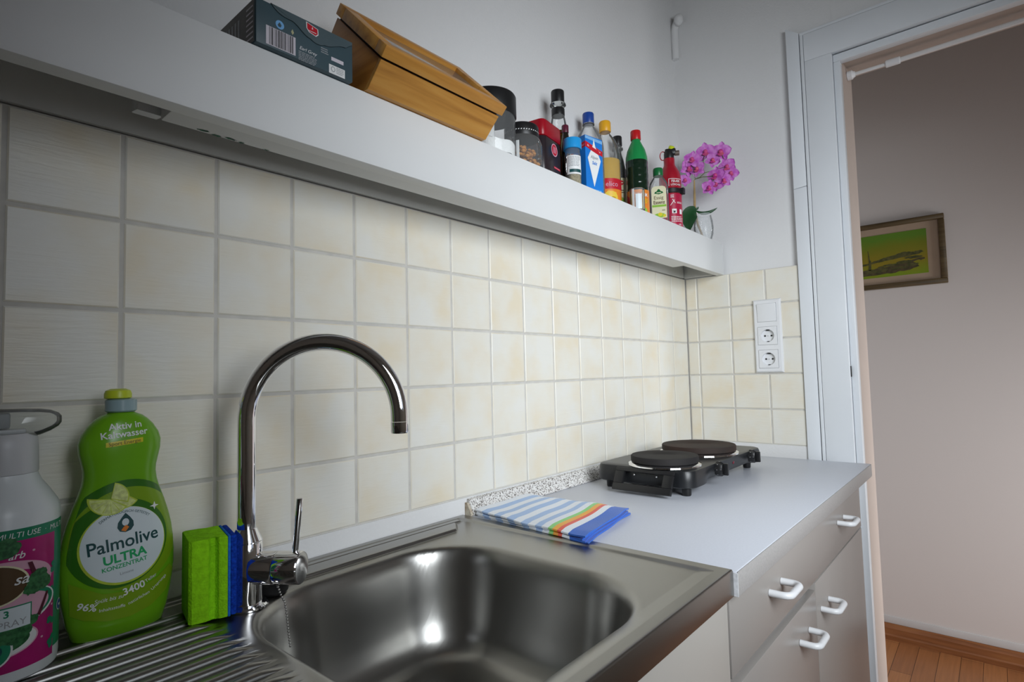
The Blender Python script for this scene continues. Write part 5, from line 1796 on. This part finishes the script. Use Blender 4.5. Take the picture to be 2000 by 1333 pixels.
lb = MB()
e_ = 0.0675
band(lb, 'teal_green', -e_, e_, zs(0.9215), zs(1.0395), 0.0003, 48)
band(lb, 'magenta', -0.0445, 0.0445, zs(0.9155), zs(1.0290), 0.0006, 40)
lb.done('label', spr)
rr = random.Random(21)
it = [('t', 'white', 0.0008, 'MULTI USE  ·  MULTI USE  ·  MULTI USE', 0.0068, 0.012, zs(1.0340), {'sx': 1.0, 'shear': 0.15}),
      ('p', 'pink', 0.0008, ellipse(0.0, zs(0.992), 0.041, 0.020, 40)), ('p', 'magenta', 0.0009, ellipse(-0.002, zs(0.9905), 0.036, 0.014, 40)),
      ('p', 'white', 0.0010, ellipse(0.004, zs(0.968), 0.040, 0.017, 40, 0.1)), ('p', 'teal_green', 0.0011, ellipse(0.004, zs(0.9685), 0.038, 0.0155, 40, 0.1)), ('p', 'pink', 0.0012, ellipse(0.002, zs(0.9675), 0.0355, 0.0140, 40, 0.1)),
      ('p', 'pink', 0.0010, ellipse(-0.004, zs(0.942), 0.032, 0.014, 40)), ('p', 'white', 0.0011, ellipse(-0.004, zs(0.942), 0.0305, 0.0128, 40)), ('p', 'leaf_ink', 0.0012, ellipse(-0.006, zs(0.943), 0.027, 0.011, 40)),
      ('p', 'cream_label', 0.0013, ellipse(-0.0065, zs(0.992), 0.0265, 0.0185, 40)), ('p', 'brown_ink', 0.0015, ellipse(-0.0065, zs(0.992), 0.0248, 0.0170, 40)),
      ('t', 'white', 0.0022, 'sa', 0.013, 0.0135, zs(0.9945), {'shear': 0.3, 'bold': 0.01}), ('t', 'white', 0.0016, 'arb', 0.0088, 0.0100, zs(1.0160), {'shear': 0.25, 'bold': 0.01})]
for (u_, v_, a_) in ((0.0265, 0.9915, 0.0085), (0.031, 0.986, 0.0075), (0.022, 0.984, 0.007), (0.0285, 0.9955, 0.006), (0.002, 1.024, 0.010), (-0.008, 1.025, 0.008), (0.02, 0.956, 0.007), (0.014, 0.950, 0.008), (0.006, 0.946, 0.008)):
    it.append(('p', 'leaf_ink', 0.0017 + 0.00002 * len(it), wobble(ellipse(u_, zs(v_), a_, a_ * 0.8, 22), a_ * 0.16, int(u_ * 1e4))))
it += [('p', 'maroon', 0.0016, [(0.018, zs(1.008)), (0.0215, zs(1.008)), (0.0250, zs(0.998)), (0.0225, zs(0.994))]), ('p', 'maroon', 0.0016, [(0.026, zs(0.958)), (0.029, zs(0.957)), (0.0365, zs(0.976)), (0.0345, zs(0.977))]),
       ('p', 'teal_green', 0.0020, rectp(-0.03, 0.0215, zs(0.9520), zs(0.9725))), ('p', 'lbl_pale', 0.0022, rectp(-0.03, 0.0205, zs(0.9530), zs(0.9715))), ('t', 'teal_green', 0.0024, '3', 0.0082, 0.004, zs(0.9665), {'bold': 0.03}), ('t', 'ink_grey', 0.0024, 'SPRAY', 0.0082, 0.006, zs(0.9575)),
       ('p', 'white', 0.0018, ellipse(-0.006, zs(0.9360), 0.0150, 0.0150, 30)), ('p', 'teal_green', 0.0020, ellipse(-0.006, zs(0.9360), 0.0135, 0.0135, 30)), ('p', 'ink_teal', 0.0022, ellipse(-0.004, zs(0.936), 0.006, 0.006, 20)),
       ('p', 'white', 0.0008, ellipse(0.0555, zs(0.957), 0.0055, 0.0055, 24)), ('p', 'blue_cap', 0.0010, ellipse(0.0555, zs(0.957), 0.0046, 0.0046, 24)), ('p', 'white', 0.0012, rectp(0.0535, 0.0575, zs(0.956), zs(0.958)))]
for k in range(14):
    u_, v_ = rr.uniform(0.02, 0.043), rr.uniform(0.925, 1.025)
    it.append(('p', 'lime_green', 0.0009, wobble(ellipse(0.0425 + rr.uniform(-0.004, 0.002), zs(v_), 0.003, 0.003, 10), 0.0008, k)) if k < 8 else ('p', 'pink', 0.0009, ellipse(u_, zs(v_), 0.0012, 0.001, 8)))
it = [q if not (q[0] == 'p' and q[1] == 'lime_green') else ('p', 'teal_green', q[2], q[3]) for q in it]
decal('label_print', spr, sm, it, 0.004)

# hotplate
HX0, HX1, HY0, HY1 = 1.035, 1.500, -0.296, -0.060
hp = thing('hotplate', 'black double electric hotplate with two round cast iron plates', 'hotplate', (0, 0, 0))


def rrect(x0, x1, y0, y1, r, n=6):
    o = []
    for cx_, cy_, a in ((x1 - r, y1 - r, 0), (x0 + r, y1 - r, 90), (x0 + r, y0 + r, 180), (x1 - r, y0 + r, 270)):
        for k in range(n + 1):
            t = R(a + 90 * k / n)
            o.append((cx_ + r * cos(t), cy_ + r * sin(t)))
    return o


mb = MB().m('black')


def bodyring(inset, z_, r, pinch):
    pts = rrect(HX0 + inset, HX1 - inset, HY0 + inset, HY1 - inset, r, 8)
    o = []
    for x, y in pts:
        o.append((x, y, z_))
    return o


def bodyring2(inset, z_, r, pinch):
    """rounded outline with the waved control front"""
    pts = rrect(HX0 + inset, HX1 - inset, HY0 + inset, HY1 - inset, r, 8)
    # insert points along the front edge and pull the middle in
    o = []
    n_ = len(pts)
    for i, (x, y) in enumerate(pts):
        o.append((x, y, z_))
        if i == 3 * 9 - 1:
            for k in range(1, 24):
                xx = x + (HX1 - HX0 - 2 * inset - 2 * r) * k / 24
                dip = sstep(1.10, 1.165, xx) * sstep(1.475, 1.43, xx)
                o.append((xx, y + pinch * dip, z_))
    return o


mb.loft([bodyring2(0.004, 0.9175, 0.026, 0.020), bodyring2(0.0, 0.920, 0.030, 0.018), bodyring2(0.0, 0.930, 0.030, 0.012), bodyring2(0.001, 0.948, 0.030, 0.004), bodyring2(0.0035, 0.9535, 0.028, 0.001), bodyring2(0.008, 0.9550, 0.025, 0.0)])
mb.done('body', hp, smooth=40)
for (x, y) in ((1.062, -0.272), (1.062, -0.088), (1.470, -0.262), (1.470, -0.088)):
    MB().m('black_plastic').lathe([(0.0085, 0.0), (0.0095, 0.002), (0.0105, 0.0185)], 20, (x, y, ZWK + 0.0003)).done('foot', hp)
for (x, y, r_, key) in ((1.1045, -0.2035, 0.0745, 'castiron'), (1.3200, -0.1935, 0.0905, 'castiron_worn')):
    p_ = MB().m(key).lathe([(r_ * 0.86, 0.9585), (r_, 0.963), (r_, 0.9735), (r_ - 0.0015, 0.9760), (r_ * 0.35, 0.9763), (r_ * 0.33, 0.9755), (0.001, 0.9755)], 72, (x, y, 0), cap1=False).done('cooking_plate', hp)
    MB().m('chrome').lathe([(r_ + 0.0065, 0.9552), (r_ + 0.0055, 0.9580), (r_ - 0.002, 0.9615), (r_ - 0.006, 0.9590)], 72, (x, y, 0), cap0=False, cap1=False).done('trim_ring', p_)
# folded carrying handle at the left end
hn = MB().m('black_plastic')


def hpt(y, t, o_):
    """t from the top pivot (0) to the lower edge (1)"""
    return (1.034 - 0.024 * t - o_ * 0.75, y, 0.9515 - 0.046 * t + o_ * 0.25)


def hbar(ya, yb, ta, tb, o0, o1):
    vs = [hn.v(hpt(y, t, o_)) for y in (ya, yb) for t in (ta, tb) for o_ in (o0, o1)]
    idx = [(0, 1, 3, 2), (4, 6, 7, 5), (0, 4, 5, 1), (2, 3, 7, 6), (0, 2, 6, 4), (1, 5, 7, 3)]
    fs = [hn.face([vs[i] for i in q]) for q in idx]
    r = bmesh.ops.bevel(hn.bm, geom=list({e for f in fs for e in f.edges}), offset=0.0012, segments=2, profile=0.5, affect='EDGES')
    for f in r['faces']:
        f.material_index = hn.cur


hbar(-0.262, -0.125, 0.0, 0.17, 0.0, 0.010)
hbar(-0.262, -0.125, 0.70, 1.0, 0.0, 0.012)
hbar(-0.262, -0.240, 0.171, 0.699, 0.0, 0.011)
hbar(-0.147, -0.125, 0.171, 0.699, 0.0, 0.011)
hnd = hn.done('carrying_handle', hp)
for yy in (-0.218, -0.165):
    MB().m('chrome').ball((1.0335, yy, 0.938), 0.0026, 10, 6).done('screw', hp)
for kx, kz in ((1.1865, 0.9405), (1.4100, 0.9405)):
    mb = MB().m('black_plastic')
    prof = []
    n_ = 40
    ringz = []
    for (rs, d_) in ((0.0150, 0.0), (0.0155, 0.003), (0.0150, 0.012), (0.0125, 0.016)):
        ringz.append([(kx + rs * (1 + 0.07 * cos(8 * 2 * pi * i / n_)) * cos(2 * pi * i / n_), HY0 + 0.006 - d_, kz + rs * (1 + 0.07 * cos(8 * 2 * pi * i / n_)) * sin(2 * pi * i / n_)) for i in range(n_)])
    mb.loft(ringz)
    mb.box(kx - 0.0035, kx + 0.0035, HY0 - 0.0205, HY0 - 0.0102, kz - 0.013, kz + 0.013, 0.0012)
    kb = mb.done('knob', hp, smooth=30)
    mk = MB().m('trigger_grey')
    for a in range(0, 360, 45):
        aa = R(a)
        mk.ball((kx + 0.0155 * cos(aa), HY0 - 0.0005, kz + 0.0155 * sin(aa)), 0.0011, 6, 4)
    mk.done('knob_marks', kb)
for lx in (1.240, 1.300):
    MB().m('red_lamp').lathe([(0.0045, 0.0), (0.0045, 0.003), (0.003, 0.0045)], 18, (lx, HY0 + 0.0115, 0.940), axis=(0, -1, 0)).done('indicator_lamp', hp)
pr_ = planemap((1.20, HY0 + 0.0055, 0.9405), (1, 0, 0), (0, 0, 1), (0, -1, 0))

# towel: folded in layers, the folds at the sink side and the near end
tw = thing('tea_towel', 'folded blue and white striped kitchen towel with rainbow stripes', 'towel', (0, 0, 0))
TA, TBk, TD, TC = Vector((0.674, -0.026, 0)), Vector((0.846, -0.020, 0)), Vector((0.645, -0.292, 0)), Vector((0.852, -0.252, 0))


def towel_layer(zlo, seed, mtl, s0=0.0, s1=1.0, curl=0.0, shrink=0.0, name='layer'):
    mb = MB().m(mtl)
    rr = random.Random(seed)
    ph = [rr.uniform(0, 6) for _ in range(4)]
    th = 0.0026

    def f(u, v):
        u2 = shrink + u * (1 - 2 * shrink * 0.6)
        s_ = s0 + (s1 - s0) * v
        p = (TA * (1 - u2) + TBk * u2) * (1 - s_) + (TD * (1 - u2) + TC * u2) * s_
        edge = min(u, 1 - u)
        z_ = zlo + 0.0013 * sin(9 * u + ph[0] + 3 * v) * sin(5 * v + ph[1]) + 0.0008 * sin(17 * v + ph[2])
        z_ -= 0.0020 * (1 - sstep(0, 0.09, edge)) * (zlo / 0.01 if zlo < 0.01 else 1)
        z_ += curl * sstep(0.90, 1.0, v) * (0.5 + 0.5 * sin(4 * u + ph[3]))
        wob = 0.0016 * sin(6 * u + ph[1]) + 0.001 * sin(13 * u + ph[2])
        wx = 0.0015 * sin(8 * v + ph[0])
        return Vector((p.x + wx, p.y + wob, ZWK + 0.0008 + max(0.0, z_)))
    NU, NV = 26, 46
    top, bot = [], []
    lay = mb.bm.verts.layers.float.new('stripe')
    for i in range(NU + 1):
        rt_, rb_ = [], []
        for j in range(NV + 1):
            p = f(i / NU, j / NV)
            s_ = s0 + (s1 - s0) * j / NV
            a = mb.v((p.x, p.y, p.z + th))
            b = mb.v((p.x, p.y, p.z))
            a[lay] = s_
            b[lay] = s_
            rt_.append(a)
            rb_.append(b)
        top.append(rt_)
        bot.append(rb_)
    for i in range(NU):
        for j in range(NV):
            mb.face([top[i][j], top[i + 1][j], top[i + 1][j + 1], top[i][j + 1]])
            mb.face([bot[i][j], bot[i][j + 1], bot[i + 1][j + 1], bot[i + 1][j]])
    for i in range(NU):
        mb.face([top[i][0], bot[i][0], bot[i + 1][0], top[i + 1][0]])
        mb.face([top[i][NV], top[i + 1][NV], bot[i + 1][NV], bot[i][NV]])
    for j in range(NV):
        mb.face([top[0][j], top[0][j + 1], bot[0][j + 1], bot[0][j]])
        mb.face([top[NU][j], bot[NU][j], bot[NU][j + 1], top[NU][j + 1]])
    o = mb.done(name, tw, smooth=80)
    return o


towel_layer(0.0000, 1, 'towel', 0.0, 1.0, 0.0, 0.012, 'folded_layer')
towel_layer(0.0036, 2, 'towel', 0.0, 0.985, 0.0005, 0.006, 'folded_layer')
towel_layer(0.0072, 3, 'towel', 0.0, 0.97, 0.001, 0.01, 'folded_layer')
towel_layer(0.0108, 4, 'towel', 0.0, 1.0, 0.0012, 0.0, 'top_layer')
